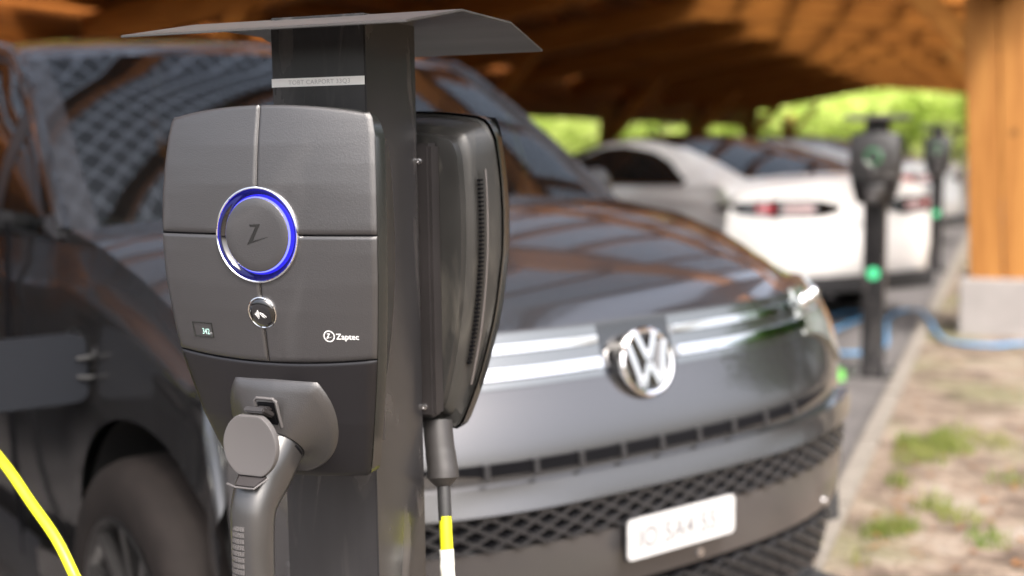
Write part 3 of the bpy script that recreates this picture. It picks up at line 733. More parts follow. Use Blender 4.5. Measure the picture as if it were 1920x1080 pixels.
# ------------------------------------------------------------------ cars
class Shell:
    """rows: (tag, Fc, zc, Fe, Le, ze, p). A row runs from the centre line to the edge and is mirrored."""
    def __init__(s, rows, beltL, rocker, belt=None, roofL=.68, tumble=1.0):
        s.rows = rows; s.beltL = beltL; s.rocker = rocker
    def pt(s, i, u):
        i = max(0, min(i, len(s.rows)-1)); k = int(min(i, len(s.rows)-2)); t = i-k
        a, b = s.rows[k], s.rows[k+1]; au = abs(u)
        def ev(r): _, Fc, zc, Fe, Le, ze, p = r; return Vector((Fc+(Fe-Fc)*au**p, Le*u, zc+(ze-zc)*au**p))
        return ev(a).lerp(ev(b), t)
    def at_z(s, L, z, lo, hi):
        """row index and point on the nose between rows lo..hi at lateral L and height z"""
        best = None; i = lo
        n = 40
        for k in range(n+1):
            i = lerp(lo, hi, k/n)
            kk = int(min(i, len(s.rows)-2)); Le = lerp(s.rows[kk][4], s.rows[kk+1][4], i-kk)
            p = s.pt(i, max(-1, min(1, L/Le)))
            if best is None or abs(p.z-z) < best[0]: best = (abs(p.z-z), p)
        return Vector((best[1].x, L, z))

def patch(S, pts_rows, lo, hi, off_, th, name, m, parent, nrm=None):
    """pts_rows: rows of (L, z); lays a plate off_ in front of the nose surface"""
    rows = []
    for r in pts_rows:
        row = []
        for L, z in r:
            p = S.at_z(L, z, lo, hi); e = .01
            q = S.at_z(L+e, z, lo, hi); tq = (q-p).normalized(); n = Vector((tq.y, -tq.x, 0)); n = n if n.x > 0 else -n
            if nrm == -1: n = -n
            row.append((p+n*off_, p+n*(off_-th)))
        rows.append(row)
    g = MB(); f = [[c[0] for c in r] for r in rows]; b = [[c[1] for c in r] for r in rows]
    loop_ = f[0]+[r[-1] for r in f[1:]]+f[-1][::-1][1:]+[r[0] for r in f[::-1][1:-1]]
    loopb = b[0]+[r[-1] for r in b[1:]]+b[-1][::-1][1:]+[r[0] for r in b[::-1][1:-1]]
    g.grid(f); g.grid([loop_, loopb], close_u=True)
    return g.build(name, m, parent, ang=50)
def band(L0, L1, zf0, zf1, n=14, m=2):
    return [[(lerp(L0, L1, j/n), lerp(zf0(lerp(L0, L1, j/n)), zf1(lerp(L0, L1, j/n)), i/m)) for j in range(n+1)] for i in range(m+1)]

def car_body(S, root, zones, u_n=28):
    """zones: name -> (row lo, row hi, |u| limit, material)"""
    rows = S.rows
    us = [-1+2*k/u_n for k in range(u_n+1)]
    def fine(lo, hi, ulo, uhi, sub=2, off_=0):
        idx = []; i = lo
        while i < hi-1e-6: idx.append(i); i += 1/sub
        idx.append(hi)
        return [[tuple(S.pt(i, u)) for u in [lerp(ulo, uhi, k/u_n) for k in range(u_n+1)]] for i in idx]
    for (name, lo, hi, ulo, uhi, m, par) in zones:
        MB().grid(fine(lo, hi, ulo, uhi)).build(name, m, par or root, ang=60)

def side_skin(root, S, sg, m, edge, arches, rocker, belt_i, bulge, name='side_panel', nF=90, nz=14):
    """edge: list of (F, L, z) = upper boundary from nose to tail; lower boundary at rocker. Wheel arches are cut round."""
    F0, F1 = edge[0][0], edge[-1][0]
    eL = [(-f, l) for f, l, z in edge]; eZ = [(-f, z) for f, l, z in edge]
    def top(F): return interp(eL, -F), interp(eZ, -F)
    rows = []; Fs = [lerp(F0, F1, k/nF) for k in range(nF+1)]
    for j in range(nz+1):
        row = []
        for F in Fs:
            L, z1 = top(F); z0 = rocker
            for (cF, r) in arches:
                d = abs(F-cF)
                if d < r: z0 = max(z0, .36+sqrt(r*r-d*d))
            t = j/nz; z = lerp(z0, z1, t); h = (z-rocker)/(z1-rocker)
            row.append((F, sg*(L+bulge*sin(pi*min(1, max(0, h)))-(.05*(1-h)**3)+.014*math.exp(-((h-.86)/.045)**2)), z))
        rows.append(row)
    MB().grid(rows).build(name, m, root, ang=70)
    # inner arch liners
    for cF, r in arches:
        g = MB(); rws = []
        for k in range(21):
            a = pi*k/20; F = cF+r*cos(a); z = .36+r*sin(a); L, _ = top(F)
            rws.append([(F, sg*(L-.01), max(z, .2)), (F, sg*(L-.30), max(z, .2))])
        g.grid(rws).build('wheel_arch', BLK, root)

def wheel(root, F, L, r=.355, w=.235, sg=1, spokes=5, name='wheel', steer=0):
    wr = empty('wheel', (F, L, r)); wr.parent = root; wr.rotation_euler = (0, 0, steer)
    ax = (0, sg, 0)
    MB().lathe([(r*.66, w*.5), (r*.74, w*.53), (r*.90, w*.52), (r*.97, w*.44), (r, w*.3), (r, -w*.3), (r*.97, -w*.44), (r*.9, -w*.5), (r*.66, -w*.5)], (0, 0, 0), ax, 56).build('tyre', TYRE, wr)
    g = MB().lathe([(r*.66, w*.5), (r*.68, w*.52), (r*.655, w*.53), (r*.63, w*.47), (r*.60, w*.1), (r*.60, -w*.45)], (0, 0, 0), ax, 56)
    g.lathe([(r*.17, w*.22), (r*.16, w*.40), (r*.10, w*.43), (0, w*.43)], (0, 0, 0), ax, 24)
    for k in range(spokes):
        for d in (-.13, .13):
            a = 2*pi*k/spokes+d; b = 2*pi*k/spokes+d*2.1
            p0 = Vector((cos(a)*r*.12, sg*w*.36, sin(a)*r*.12)); p1 = Vector((cos(b)*r*.635, sg*w*.46, sin(b)*r*.635))
            g.bar(p0, p1, .030, .022, up=(0, 1, 0))
    g.build('rim', RIMM, wr, ang=40)
    MB().lathe([(0, -w*.1), (r*.5, -w*.1), (r*.5, -w*.18), (0, -w*.18)], (0, 0, 0), ax, 32).build('brake_disc', SATIN, wr)
    return wr

# ---- the dark van
van = empty('van', VAN_O, math.atan2(VAN_F.y, VAN_F.x), 'dark graphite van parked nose to the kerb behind the nearest charging post, charging flap open', 'van')
H_ = .95
VR = [('f', -0.14, 0.2, -0.17, 0.7467, 0.22, 4.9), ('f', -0.04, 0.28, -0.17, 0.7901, 0.3, 4.3), ('f', 0.015, 0.4, -0.17, 0.8118, 0.42, 3.9), ('f', 0.055, 0.52, -0.17, 0.8248, 0.54, 3.6), ('f', 0.07, 0.6, -0.17, 0.8292, 0.62, 3.6), ('f', 0.066, 0.66, -0.17, 0.8335, 0.69, 3.6),
      ('f', 0.052, 0.7, -0.17, 0.8335, 0.735, 3.6), ('f', 0.046, 0.745, -0.17, 0.8335, 0.785, 3.6), ('f', 0.028, 0.8, -0.185, 0.8292, 0.83, 3.6), ('f', -0.006, 0.87, -0.21, 0.8335, 0.895, 3.6), ('f', -0.03, 0.93, -0.24, 0.8202, 0.945, 3.6), ('f', -0.04, 0.972, -0.27, 0.807, 0.985, 3.6),
      ('h', -0.058, 0.985, -0.33, 0.8174, 0.983, 3.4), ('h', -0.12, 1.025, -0.41, 0.82, 1.02, 3.4), ('h', -0.32, 1.09, -0.55, 0.83, 1.072, 3), ('h', -0.58, 1.15, -0.75, 0.84, 1.125, 3), ('h', -0.82, 1.188, -0.95, 0.84, 1.15, 3),
      ('c', -0.84, 1.175, -0.98, 0.84, 1.145, 2.2), ('w', -0.87, 1.16, -1.01, 0.825, 1.135, 2.2), ('w', -1.1, 1.325, -1.24, 0.79, 1.3, 2.2), ('w', -1.34, 1.48, -1.46, 0.75, 1.45, 2.2), ('w', -1.56, 1.6, -1.66, 0.725, 1.57, 2.2),
      ('r', -1.66, 1.635, -1.74, 0.72, 1.6, 2.2), ('r', -2.1, 1.69, -2.1, 0.715, 1.64, 2.4), ('r', -3, 1.715, -3, 0.705, 1.66, 2.4), ('r', -4, 1.7, -4, 0.7, 1.645, 2.4), ('r', -4.55, 1.655, -4.5, 0.69, 1.6, 2.4),
      ('b', -4.72, 1.45, -4.6, 0.74, 1.4, 3), ('b', -4.84, 1.12, -4.66, 0.87, 1.1, 3), ('b', -4.88, 0.8, -4.66, 0.87, 0.8, 3), ('b', -4.86, 0.4, -4.66, 0.87, 0.4, 3), ('b', -4.78, 0.22, -4.62, 0.87, 0.22, 3)]
VS = Shell(VR, .95, .22)
car_body(VS, van, [('front_fascia', 0, 11, -1, 1, PAINT, None), ('bonnet', 11, 16, -1, 1, PAINT, None), ('cowl', 16, 18, -1, 1, PLAST, None),
                   ('windscreen', 18, 21, -.93, .93, GLASS, None), ('windscreen_pillar', 18, 21, -1, -.925, PAINT, None), ('windscreen_pillar', 18, 21, .925, 1, PAINT, None),
                   ('roof', 21, 26, -1, 1, PAINT, None), ('tailgate', 26, 31, -1, 1, PAINT, None)])
edgeV = [(r[3], r[4], r[5]) for r in VR[6:17]]+[(-1.06, .845, 1.125), (-1.4, .87, 1.135), (-2.2, .88, 1.145), (-3.6, .89, 1.15), (-4.4, .88, 1.15), (-4.66, .86, 1.12)]
edgeV = sorted(edgeV, key=lambda e_: -e_[0])
AX_F, AX_R = -.57, -3.70
for sg in (-1, 1):
    side_skin(van, VS, sg, PAINT, edgeV, [(AX_F, .425), (AX_R, .425)], .22, 0, .028)
    # black plastic trim moulded along the lower doors
    for nm, m, zz, ln in (('door_trim', PLAST, .30, (-1.15, -3.2)),):
        g = MB(); g.grid([[(F, sg*(.885+d), z) for z, d in ((.24, 0), (.26, .012), (.38, .016), (.40, .006))] for F in [lerp(ln[0], ln[1], k/20) for k in range(21)]]); g.build(nm, m, van)
    # glass house
    def topz(F):
        if F > -1.74: return interp([(1.01, .83), (1.24, .795), (1.46, .755), (1.66, .73), (1.74, .725)], -F), interp([(1.01, 1.135), (1.24, 1.30), (1.46, 1.45), (1.66, 1.57), (1.74, 1.60)], -F)
        return interp([(1.74, .722), (4.5, .69), (4.62, .69)], -F), interp([(1.74, 1.60), (2.1, 1.64), (3, 1.66), (4, 1.645), (4.5, 1.60), (4.62, 1.58)], -F)
    def belt(F): return interp([(1.01, .845), (1.4, .872), (2.2, .882), (3.6, .89), (4.66, .86)], -F), interp([(1.01, 1.125), (1.4, 1.135), (2.2, 1.145), (4.66, 1.12)], -F)
    def gpoint(F, t, o=0):
        a, za = belt(F); b, zb = topz(F); return (F, sg*(lerp(a, b, t)+.02*sin(pi*t)+o), lerp(za, zb, t))
    def gl(F0, F1, t0, t1, name, m, o=0, n=10):
        MB().grid([[gpoint(lerp(F0, F1, j/n), lerp(t0, t1, i/6), o) for j in range(n+1)] for i in range(7)]).build(name, m, van, ang=60)
    gl(-1.01, -4.60, 0, .06, 'window_sill', PLAST, .004, 40); gl(-1.50, -4.60, .93, 1, 'window_header', PLAST, .002, 30)
    for a, b in ((-1.01, -1.10), (-1.42, -1.50), (-2.50, -2.62), (-3.55, -3.67), (-4.50, -4.60)): gl(a, b, 0, 1, 'window_pillar', PLAST, .002, 4)
    MB().sweep([Vector(gpoint(F, 1, .006)) for F in [lerp(-1.02, -4.55, k/40) for k in range(41)]], .018, 8, up=(0, 0, 1)).build('roof_rail', PAINT, van)
    gl(-1.10, -1.42, .05, .98, 'quarter_window', GLASS); gl(-1.50, -2.50, .05, .95, 'side_window', GLASS); gl(-2.62, -3.55, .05, .95, 'side_window', TGLASS); gl(-3.67, -4.50, .05, .95, 'side_window', TGLASS)
    for F in (-1.28, -2.45):
        g = MB()
        for k in range(12):
            z = lerp(.30, 1.12, k/11); g.box((F, sg*(lerp(.895, .912, sin(pi*k/11))-.004), z), (.006, .012, .08))
        g.build('door_seam', GAP, van, smooth=False)
    MB().bar((-2.28, sg*.925, .98), (-2.05, sg*.925, .985), .022, .03).build('door_handle', PAINT, van, bevel=.006)
    wheel(van, AX_F, sg*.775, .352, .235, sg); wheel(van, AX_R, sg*.79, .352, .235, sg)
    # door mirror
    mr = MB().sweep([Vector((-1.36, sg*.86, 1.15)), Vector((-1.34, sg*.93, 1.16)), Vector((-1.33, sg*.97, 1.18)), Vector((-1.33, sg*1.03, 1.18)), Vector((-1.34, sg*1.07, 1.18))], [(.03, .03), (.03, .03), (.06, .05), (.07, .05), (.045, .03)], 18, up=(0, 0, 1), pw=3).build('door_mirror', PLAST, van)
# lower mask: fill under the nose
MB().grid([[(-.10, L, .205), (-4.7, L, .205)] for L in (-.82, .82)]).build('underbody', BLK, van)
# front details
fl = dict(lo=2, hi=12)
def up_(z): return lambda L: z+.022*(abs(L)/.9)**2
patch(VS, band(-.76, -.098, up_(.868), up_(.966), 18), 8, 12, .004, .02, 'grille_back', mat('grille_band', (.20, .205, .205), .12, .9, coat=1), van); patch(VS, band(.098, .76, up_(.868), up_(.966), 18), 8, 12, .004, .02, 'grille_back', MATS['grille_band'], van)
patch(VS, band(-.10, .10, lambda L: .872, lambda L: .966, 8), 7, 12, .003, .02, 'emblem_recess', PIANO, van)
for sg in (-1, 1):
    for z0, z1 in ((.932, .948), (.886, .906)):
        patch(VS, band(sg*.105, sg*.57, up_(z0), up_(z1), 14), 8, 12, .014, .012, 'chrome_bar', CHROME, van)
    hl = patch(VS, band(sg*.57, sg*.785, lambda L: .878-.10*((abs(L)-.57)/.215)**2, up_(.968), 12, 5), 7, 12, .010, .02, 'headlight', LAMP, van)
    for L in (.62, .68, .74):
        p = VS.at_z(sg*L, .945, 8, 12); MB().lathe([(0, .004), (.012, .008), (.020, .004), (.024, -.004)], p+Vector((.012, 0, 0)), (1, sg*.5, 0), 20).build('lamp_lens', CHROME, hl)
    MB().sweep([VS.at_z(sg*L, .925, 8, 12)+Vector((.014, 0, 0)) for L in (.58, .65, .72, .775)], .004, 8, up=(0, 0, 1)).build('light_strip', CHROME, hl)
# air slot with vertical fins
def slot0(L): return .717+.028*(abs(L)/.9)**2+.024*max(0, abs(L)-.42)/.20
def slot1(L): return .739+.028*(abs(L)/.9)**2
patch(VS, [[(lerp(-.60, .60, j/26), z) for j in range(27) for z in [lerp(slot0(lerp(-.60, .60, j/26)), slot1(lerp(-.60, .60, j/26)), i/2)]] for i in range(3)], 5, 9, .006, .02, 'air_slot', GAP, van)
for k in range(-4, 5):
    L = k*.105; patch(VS, [[(L-.006, z), (L+.006, z)] for z in (slot0(L)-.002, slot1(L)+.002)], 5, 9, .012, .008, 'slot_fin', MESHP, van)
# honeycomb grilles
def comb(L0, L1, z0f, z1f, name, lo, hi, cw=.060, chh=.030):
    patch(VS, band(L0, L1, z0f, z1f, 30, 3), lo, hi, .004, .02, name+'_back', GAP, van)
    g = MB(); ncol = int((L1-L0)/cw)
    r = 0; z = 0
    zc = min(z0f(0), z0f(L1)); 
    for r in range(9):
        for c in range(ncol+2):
            L = L0+(c+.5*(r % 2))*cw; base = z0f(L); z = base+r*chh*.5*1.0
            if z > z1f(L)-.004 or L > L1-.01 or L < L0+.01: continue
            # a slanted bright chip: ribs of the comb
            for (dl, dz) in ((cw*.5, chh*.5), (-cw*.5, chh*.5)):
                L2, z2 = L+dl, min(z+dz, z1f(L)); 
                if not (L0 < L2 < L1): continue
                a = VS.at_z(L, z, lo, hi)+Vector((.010, 0, 0)); b = VS.at_z(L2, z2, lo, hi)+Vector((.010, 0, 0)); g.bar(a, b, .016, .006, up=(0, 0, 1))
    g.build(name, MESHP, van, smooth=False)
comb(-.73, .73, up_(.588), up_(.655), 'upper_honeycomb', 3, 7)
comb(-.67, .67, lambda L: .30+.02*(abs(L)/.9)**2, lambda L: .448, 'lower_honeycomb', 1, 4)
patch(VS, band(-.755, .755, up_(.450), up_(.584), 30, 3), 2, 6, .012, .02, 'bumper_band', mat('bumper_grey', (.065, .062, .064), .34, .3, coat=.5), van)
patch(VS, band(-.75, .75, up_(.657), up_(.704), 30, 3), 4, 8, .026, .03, 'bumper_lip', PAINT, van)
for L in (-.34, -.72, .113, .60):
    p = VS.at_z(L, .475, 2, 6); MB().lathe([(0, .004), (.009, .004), (.011, .0), (.011, -.006)], p+Vector((.014, 0, 0)), (1, 0, 0), 20).build('parking_sensor', SATIN, van)
# number plate
pl = MB().box((.088, .020, .558), (.012, .300, .086)); pl.build('plate_holder', PLAST, van, bevel=.003)
g = MB(); rr_ = .012; P8 = []
for cx, cz, a0 in ((.150-rr_, .041-rr_, 0), (-.150+rr_, .041-rr_, 90), (-.150+rr_, -.041+rr_, 180), (.150-rr_, -.041+rr_, 270)):
    for k in range(6): a = radians(a0+18*k); P8.append((.0945, .020+cx+rr_*cos(a), .558+cz+rr_*sin(a)))
npl = g.poly(P8, (.003, 0, 0)).build('number_plate', mat('plate_white', (.40, .40, .405), .3), van, smooth=False)
vs, fs = text_mesh('IO 5A4 551', .060, .0011, 'CENTER', 1.0); wm = max(v.x for v in vs)-min(v.x for v in vs)
MB().add([(.0982, .020+v.x*.235/wm, .538+v.y*.95) for v in vs], fs).build('plate_text', mat('faint_plate_ink', (.17, .17, .18), .4), npl, smooth=False)
# emblem: chrome ring with stacked V and W
ec = Vector((.010, 0, .886)); ER = .0700
EA = Vector((cos(radians(13)), 0, sin(radians(13)))); EU = Vector((-EA.z, 0, EA.x))
MB().lathe([(0, 0), (ER, 0), (ER, -.03)], ec, EA, 56).build('emblem_plate', PIANO, van)
em = MB().lathe([(ER, -.004), (ER+.001, .006), (ER-.004, .010), (ER-.0105, .008), (ER-.011, 0)], ec, EA, 64)
def stroke(a, b, wd=.0125):
    A_ = ec+EA*.005+Vector((0, a[0], 0))+EU*a[1]; B_ = ec+EA*.005+Vector((0, b[0], 0))+EU*b[1]
    em.bar(A_, B_, wd, .010, up=EA)
for sg in (-1, 1):
    stroke((sg*.026, .060), (sg*.001, .004)); stroke((sg*.050, .040), (sg*.0245, -.050)); stroke((sg*.0235, -.050), (sg*.001, -.002))
em.build('emblem', CHROME, van, smooth=True)
# charging flap, open
hx = Vector((-.785, -.868, 0)); du = Vector((-.04, -1, 0)).normalized()
g = MB(); th = Vector((du.y, -du.x, 0))*.012
P4 = []
for cx, cz, a0 in ((.175, .05, 0), (.035, .05, 90), (.035, -.05, 180), (.175, -.05, 270)):
    for k in range(6): a = radians(a0+18*k); P4.append(Vector((hx.x, hx.y, .87))+du*(cx+.030*cos(a))+Vector((0, 0, cz+.024*sin(a))))
g.poly(P4, th).build('charging_flap', mat('flap_grey', (.018, .020, .025), .4, 0, .2), van, smooth=False)
MB().sweep([Vector((-.80, -.840, .89)), Vector((-.775, -.868, .892)), Vector((-.783, -.895, .89))], .005, 8, up=(0, 0, 1)).build('flap_hinge', BLK, van)
MB().sweep([Vector((-.80, -.840, .85)), Vector((-.775, -.868, .848)), Vector((-.783, -.895, .85))], .005, 8, up=(0, 0, 1)).build('flap_hinge', BLK, van)
MB().lathe([(0, -.02), (.055, -.02), (.07, .004), (.075, .004)], (-.885, -.862, .87), (0, -1, 0), 28).build('charging_port', BLK, van)
# interior
MB().box((-1.35, 0, 1.06), (.55, 1.5, .16)).build('dashboard', SEAT, van, bevel=.04)
for sg in (-1, 1):
    MB().box((-2.25, sg*.38, 1.05), (.14, .48, .62), Matrix.Rotation(radians(-14), 3, 'Y')).build('front_seat', SEAT, van, bevel=.05)
    MB().box((-2.36, sg*.38, 1.45), (.09, .26, .17)).build('headrest', SEAT, van, bevel=.03)
MB().box((-3.3, 0, 1.0), (.14, 1.3, .6)).build('rear_seat', SEAT, van, bevel=.05)
g = MB().lathe([(.165, 0), (.18, .012), (.19, 0), (.18, -.012), (.165, 0)], (-1.68, .38, 1.18), (-1, 0, .45), 32); g.build('steering_wheel', SEAT, van)
for sg in (-1, 1):
    MB().sweep([VS.pt(17.7, .3+sg*.4)+Vector((.02, 0, .012)), VS.pt(18.05, .15+sg*.4)+Vector((0, 0, .012)), VS.pt(18.1, -.1+sg*.4)+Vector((0, 0, .012))], .008, 8).build('wiper', PLAST, van)

# ---- saloon type cars
def saloon(name, label, cat, tail, tail_deg, paint, group, roofmat, scale=1.0, nose_out=False):
    h = radians(tail_deg); D = Vector((sin(h), cos(h), 0)); nose = -D
    o = Vector((*tail, 0))+nose*4.93
    if nose_out: nose = D; o = Vector((*tail, 0))
    R = empty(name, o, math.atan2(nose.y, nose.x), label, cat, group)
    rows = [('f', -.10, .2, -.35, .86, .22, 3), ('f', 0, .36, -.32, .92, .38, 3), ('f', 0, .56, -.32, .95, .58, 3), ('f', -.06, .70, -.36, .93, .70, 3),
            ('h', -.25, .80, -.55, .90, .78, 2.6), ('h', -.8, .92, -.95, .87, .88, 2.6), ('h', -1.30, 1.0, -1.50, .84, .96, 2.6),
            ('w', -1.36, 1.01, -1.55, .82, .975, 2.2), ('w', -1.85, 1.25, -1.95, .70, 1.21, 2.2), ('w', -2.3, 1.38, -2.35, .615, 1.32, 2.2),
            ('r', -2.7, 1.41, -2.7, .61, 1.35, 2.4), ('r', -3.1, 1.39, -3.1, .62, 1.325, 2.4), ('r', -3.35, 1.355, -3.4, .63, 1.285, 2.4),
            ('g', -3.40, 1.345, -3.46, .635, 1.27, 2.2), ('g', -3.95, 1.22, -3.98, .685, 1.155, 2.2), ('g', -4.45, 1.085, -4.38, .74, 1.045, 2.2),
            ('d', -4.52, 1.07, -4.44, .77, 1.025, 2.4), ('d', -4.86, 1.06, -4.60, .83, .985, 2.6), ('t', -4.91, 1.035, -4.64, .86, .97, 2.8),
            ('t', -4.90, .92, -4.60, .925, .90, 3), ('t', -4.93, .72, -4.60, .965, .72, 3), ('t', -4.96, .55, -4.60, .965, .55, 3), ('t', -4.93, .36, -4.60, .94, .38, 3), ('t', -4.84, .27, -4.60, .90, .30, 3)]
    S = Shell(rows, .95, .22)
    car_body(S, R, [('front_end', 0, 4, -1, 1, paint, None), ('bonnet', 4, 7, -1, 1, paint, None), ('windscreen', 7, 9, -.93, .93, TGLASS, None), ('windscreen_pillar', 7, 9, -1, -.925, paint, None), ('windscreen_pillar', 7, 9, .925, 1, paint, None),
                    ('roof', 9, 13, -.93, .93, roofmat, None), ('roof_side', 9, 13, -1, -.925, paint, None), ('roof_side', 9, 13, .925, 1, paint, None),
                    ('rear_window', 13, 15, -.86, .86, TGLASS, None), ('rear_pillar', 13, 15, -1, -.855, paint, None), ('rear_pillar', 13, 15, .855, 1, paint, None), ('boot_lid', 15, 18, -1, 1, paint, None), ('rear_bumper', 18, 23, -1, 1, paint, None)], 24)
    edge = [(-.32, .95, .60), (-.36, .93, .70), (-.55, .90, .78), (-.95, .87, .88), (-1.50, .84, .96), (-2.2, .90, .97), (-3.4, .91, .99), (-4.0, .895, 1.01), (-4.35, .86, 1.03), (-4.5, .895, .99), (-4.60, .93, .93)]
    for sg in (-1, 1):
        side_skin(R, S, sg, paint, edge, [(-.92, .39), (-3.88, .40)], .22, 0, .03, nF=70, nz=10)
        def topz(F):
            f = -F
            return interp([(1.55, .825), (1.95, .705), (2.35, .62), (2.7, .613), (3.4, .632), (3.98, .688), (4.38, .742)], f), interp([(1.55, .975), (1.95, 1.20), (2.35, 1.32), (2.7, 1.35), (3.1, 1.325), (3.46, 1.27), (3.98, 1.155), (4.38, 1.045)], f)
        def blt(F): f = -F; return interp([(1.5, .84), (2.2, .90), (3.4, .91), (4.0, .895), (4.38, .85)], f), interp([(1.5, .96), (2.2, .97), (3.4, .99), (4.0, 1.01), (4.38, 1.03)], f)
        def gpt_(F, t): a, za = blt(F); b, zb = topz(F); return (F, sg*(lerp(a, b, t)+.02*sin(pi*t)), lerp(za, zb, t))
        def tmax(F): return interp([(1.5, 1), (3.25, .84), (3.55, .72), (3.78, .48), (3.95, .22)], -F)
        Fg = [lerp(-1.55, -3.95, k/24) for k in range(25)]
        MB().grid([[gpt_(F, lerp(.08, tmax(F), i/5)) for F in Fg] for i in range(6)]).build('side_window', TGLASS, R, ang=70)
        MB().grid([[gpt_(F, lerp(tmax(F), 1, i/4)) for F in Fg] for i in range(5)]).build('roof_rail', paint, R, ang=70)
        MB().grid([[gpt_(F, lerp(0, .08, i/2)) for F in Fg] for i in range(3)]).build('window_trim', CHROME, R, ang=70)
        MB().grid([[gpt_(lerp(-3.95, -4.38, k/8), i/6) for k in range(9)] for i in range(7)]).build('rear_quarter', paint, R, ang=70)
        g = MB(); eL2 = [(-f, l) for f, l, z in edge]; eZ2 = [(-f, z) for f, l, z in edge]; rws = []
        for k in range(13):
            p = S.pt(14.6+3.4*k/12, 1.0); f_ = min(-p.x, 4.6); rws.append([(p.x, sg*lerp(p.y, interp(eL2, f_)+.004, q/3), lerp(p.z, interp(eZ2, f_), (q/3)**1.6)) for q in range(4)])
        g.grid(rws).build('rear_shoulder', paint, R, ang=70)
        wheel(R, -.92, sg*.85, .35, .24, sg); wheel(R, -3.88, sg*.86, .35, .25, sg)
        # tail lamp wraps the corner, tapering to the side
        def tl(L): return .872-.0*L
        q = [[(sg*lerp(.40, .90, j/12), lerp(.80+.05*max(0, (j-9)/3), .895+.008*(j/12), i/3)) for j in range(13)] for i in range(4)]
        lo_, hi_ = 18, 20
        g = MB(); rowsf = []
        for i in range(5):
            row = []
            for j in range(17):
                t = j/16
                if t < .80:
                    L = lerp(.20, .885, t/.80); c0 = .852+.012*t; hh = .062*min(1, .35+t*3)*(1-.35*max(0, t-.55)/.25); zz = c0+hh*(i-2)/2; p = S.at_z(sg*L, zz, 18, 21); row.append(tuple(p+Vector((-.008, sg*.004, 0))))
                else:
                    s_ = (t-.80)/.20; F = lerp(-4.585, -4.42, s_); hh = lerp(.030, .004, s_); row.append((F, sg*(.955-.006*s_), .861+hh*(i-2)/2))
            rowsf.append(row)
        lamp = g.grid(rowsf).build('tail_lamp', PIANO, R, ang=60)
        g = MB(); rowsf2 = [[tuple(Vector(rowsf[i][j])+Vector((-.006, sg*.004, 0))) for j in range(4, 9)] for i in (1, 2, 3)]
        g.grid(rowsf2).build('clear_lens', mat('pink_lens', (.30, .20, .20), .2, 0), lamp)
        rowsf3 = [[tuple(Vector(rowsf[i][j])+Vector((-.004, sg*.006, 0))) for j in range(9, 12)] for i in (1, 2, 3)]
        MB().grid(rowsf3).build('red_lens', REDL, lamp)
        MB().sweep([S.at_z(sg*.60, .66, 1, 4)+Vector((.01, 0, 0)), S.at_z(sg*.85, .70, 1, 4)+Vector((0.0, 0, 0))], [(.03, .012), (.045, .012)], 12, up=(0, 0, 1)).build('headlight', LAMP, R)
    MB().grid([[(-.2, L, .215), (-4.75, L, .215)] for L in (-.82, .82)]).build('underbody', BLK, R)
    MB().box((-4.90, 0, .31), (.12, 1.35, .12)).build('rear_diffuser', PLAST, R, bevel=.02)
    MB().box((-4.925, 0, .70), (.012, .34, .10)).build('number_plate', MATS['plate_white'], R, bevel=.002)
    MB().box((-2.6, 0, .95), (.8, 1.3, .5)).build('seats', SEAT, R, bevel=.05)
    return R
wc = saloon('parked_car', 'white car with black glass roof, tail to the kerb behind the second charging post', 'car', (-.27, 7.83), 132, WPAINT, 'cars parked under the carport', TGLASS)
dk = saloon('parked_car', 'black car parked just beyond the white saloon', 'car', (-.95, 11.0), 118, DPAINT, 'cars parked under the carport', DPAINT)
sv = saloon('parked_car', 'silver car behind the farthest charging post, half hidden by the timber column', 'car', (-.05, 15.0), 112, SPAINT, 'cars parked under the carport', DPAINT)
d2 = saloon('parked_car', 'farthest dark car at the end of the carport row', 'car', (-.5, 19.5), 105, DPAINT, 'cars parked under the carport', DPAINT)

nb = saloon('parked_car', 'unseen black car added beside the van to darken its side', 'car', (-6.3, 1.95), 304, DPAINT, 'cars parked under the carport', DPAINT)  # out of view, added so the van's side reflects something dark

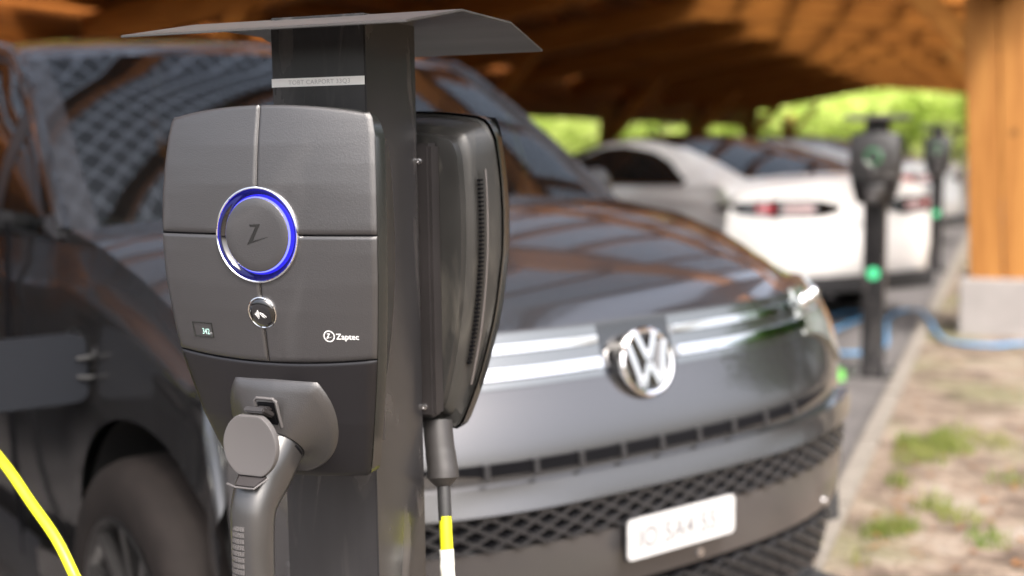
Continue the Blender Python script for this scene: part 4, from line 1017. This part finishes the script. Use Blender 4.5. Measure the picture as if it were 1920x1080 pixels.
# ------------------------------------------------------------------ trees and hedge
def tree_mesh(seed, h, r, n, ls):
    rnd = random.Random(seed); tr = MB(); cr = MB()
    tr.sweep([(0, 0, -.1), (.05, .02, h*.25), (-.04, .06, h*.5), (.03, 0, h*.8)], [.17, .14, .10, .04], 10)
    cl = []
    for k in range(16):
        a = rnd.uniform(0, 6.28); q = rnd.uniform(.2, .85)*r; z = h*rnd.uniform(.22, .95); cl.append((cos(a)*q*(1.15-z/h*.5), sin(a)*q*(1.15-z/h*.5), z, rnd.uniform(.28, .5)*r))
        tr.sweep([(0, 0, z*.55), (cos(a)*q*.5, sin(a)*q*.5, z*.8), (cos(a)*q*.8, sin(a)*q*.8, z)], [.05, .035, .012], 6)
    for k in range(n):
        c = cl[k % len(cl)]; d = Vector((rnd.gauss(0, 1), rnd.gauss(0, 1), rnd.gauss(0, .8))).normalized()*c[3]*rnd.uniform(.35, 1.08)
        p = Vector(c[:3])+d
        if p.z < .1: continue
        s = ls*rnd.uniform(.6, 1.3); a = Vector((rnd.gauss(0, 1), rnd.gauss(0, 1), rnd.gauss(0, .6))).normalized(); b = a.cross(Vector((rnd.gauss(0, 1), rnd.gauss(0, 1), rnd.gauss(0, 1)))).normalized()
        cr.add([p-a*s, p-b*s*.5, p+a*s, p+b*s*.5], [(0, 1, 2, 3)])
    return tr, cr
protos = []
for sd_, (h, r, n, ls, lm) in enumerate([(8, 3.4, 5200, .17, LEAF), (6.5, 3.2, 4600, .16, LEAF), (9, 3.2, 5200, .17, LEAFD), (3.0, 2.2, 3600, .12, LEAF)]):
    tr, cr = tree_mesh(sd_, h, r, n, ls)
    R = empty('tree' if sd_ != 3 else 'shrub', (0, 0, 0)); tr.build('trunk', BARK, R); cr.build('crown', lm, R, smooth=False); protos.append(R)
spots = [(0, -9, 44, 1.1), (1, -3.5, 46, 1), (0, 1.5, 43, 1), (1, -14, 40, 1), (0, -19, 36, 1.1), (1, -13.5, 28, 1), (0, -16, 19, 1), (3, -9.2, 22, 1), (3, -10, 15.5, 1), (3, -10.5, 27.5, 1), (3, -8, 40.5, 1.1), (3, -4.5, 41, 1), (3, -1.0, 41.5, 1.1), (3, 2.6, 41, 1),
         (2, 8.2, 14, 1), (2, 9, 19.5, 1.1), (2, 7.5, 25.5, 1), (2, 9, 9.5, .95), (2, 13, 11, 1.2), (2, 5.5, 36, 1)]
seen = set()
for (k, x, y, s) in spots:
    o = protos[k] if k not in seen else copy_tree(protos[k]); seen.add(k)
    o.location = (x, y, 0); o.rotation_euler = (0, 0, random.uniform(0, 6)); o.scale = (s, s, s)
    kd = 0 if k == 3 else (1 if k == 2 else 2)
    bear = lambda q: math.atan2(q[1]-CAM.x, q[2]-CAM.y)
    same = sorted([q for q in spots if (0 if q[0] == 3 else (1 if q[0] == 2 else 2)) == kd], key=bear)
    nth = ['first', 'second', 'third', 'fourth', 'fifth', 'sixth', 'seventh', 'eighth', 'ninth'][same.index((k, x, y, s))]
    if kd == 0: tag(o, 'low sunlit green shrub under the roof line, %s shrub from the left' % nth, 'shrub', 'shrubs around the carport')
    elif kd == 1: tag(o, 'dark leafy tree in the open beyond the soil strip, %s from the left' % nth, 'tree', 'dark trees to the right')
    else: tag(o, 'sunlit lime green tree behind the carport, %s tree from the left' % nth, 'tree', 'sunlit trees behind the carport')
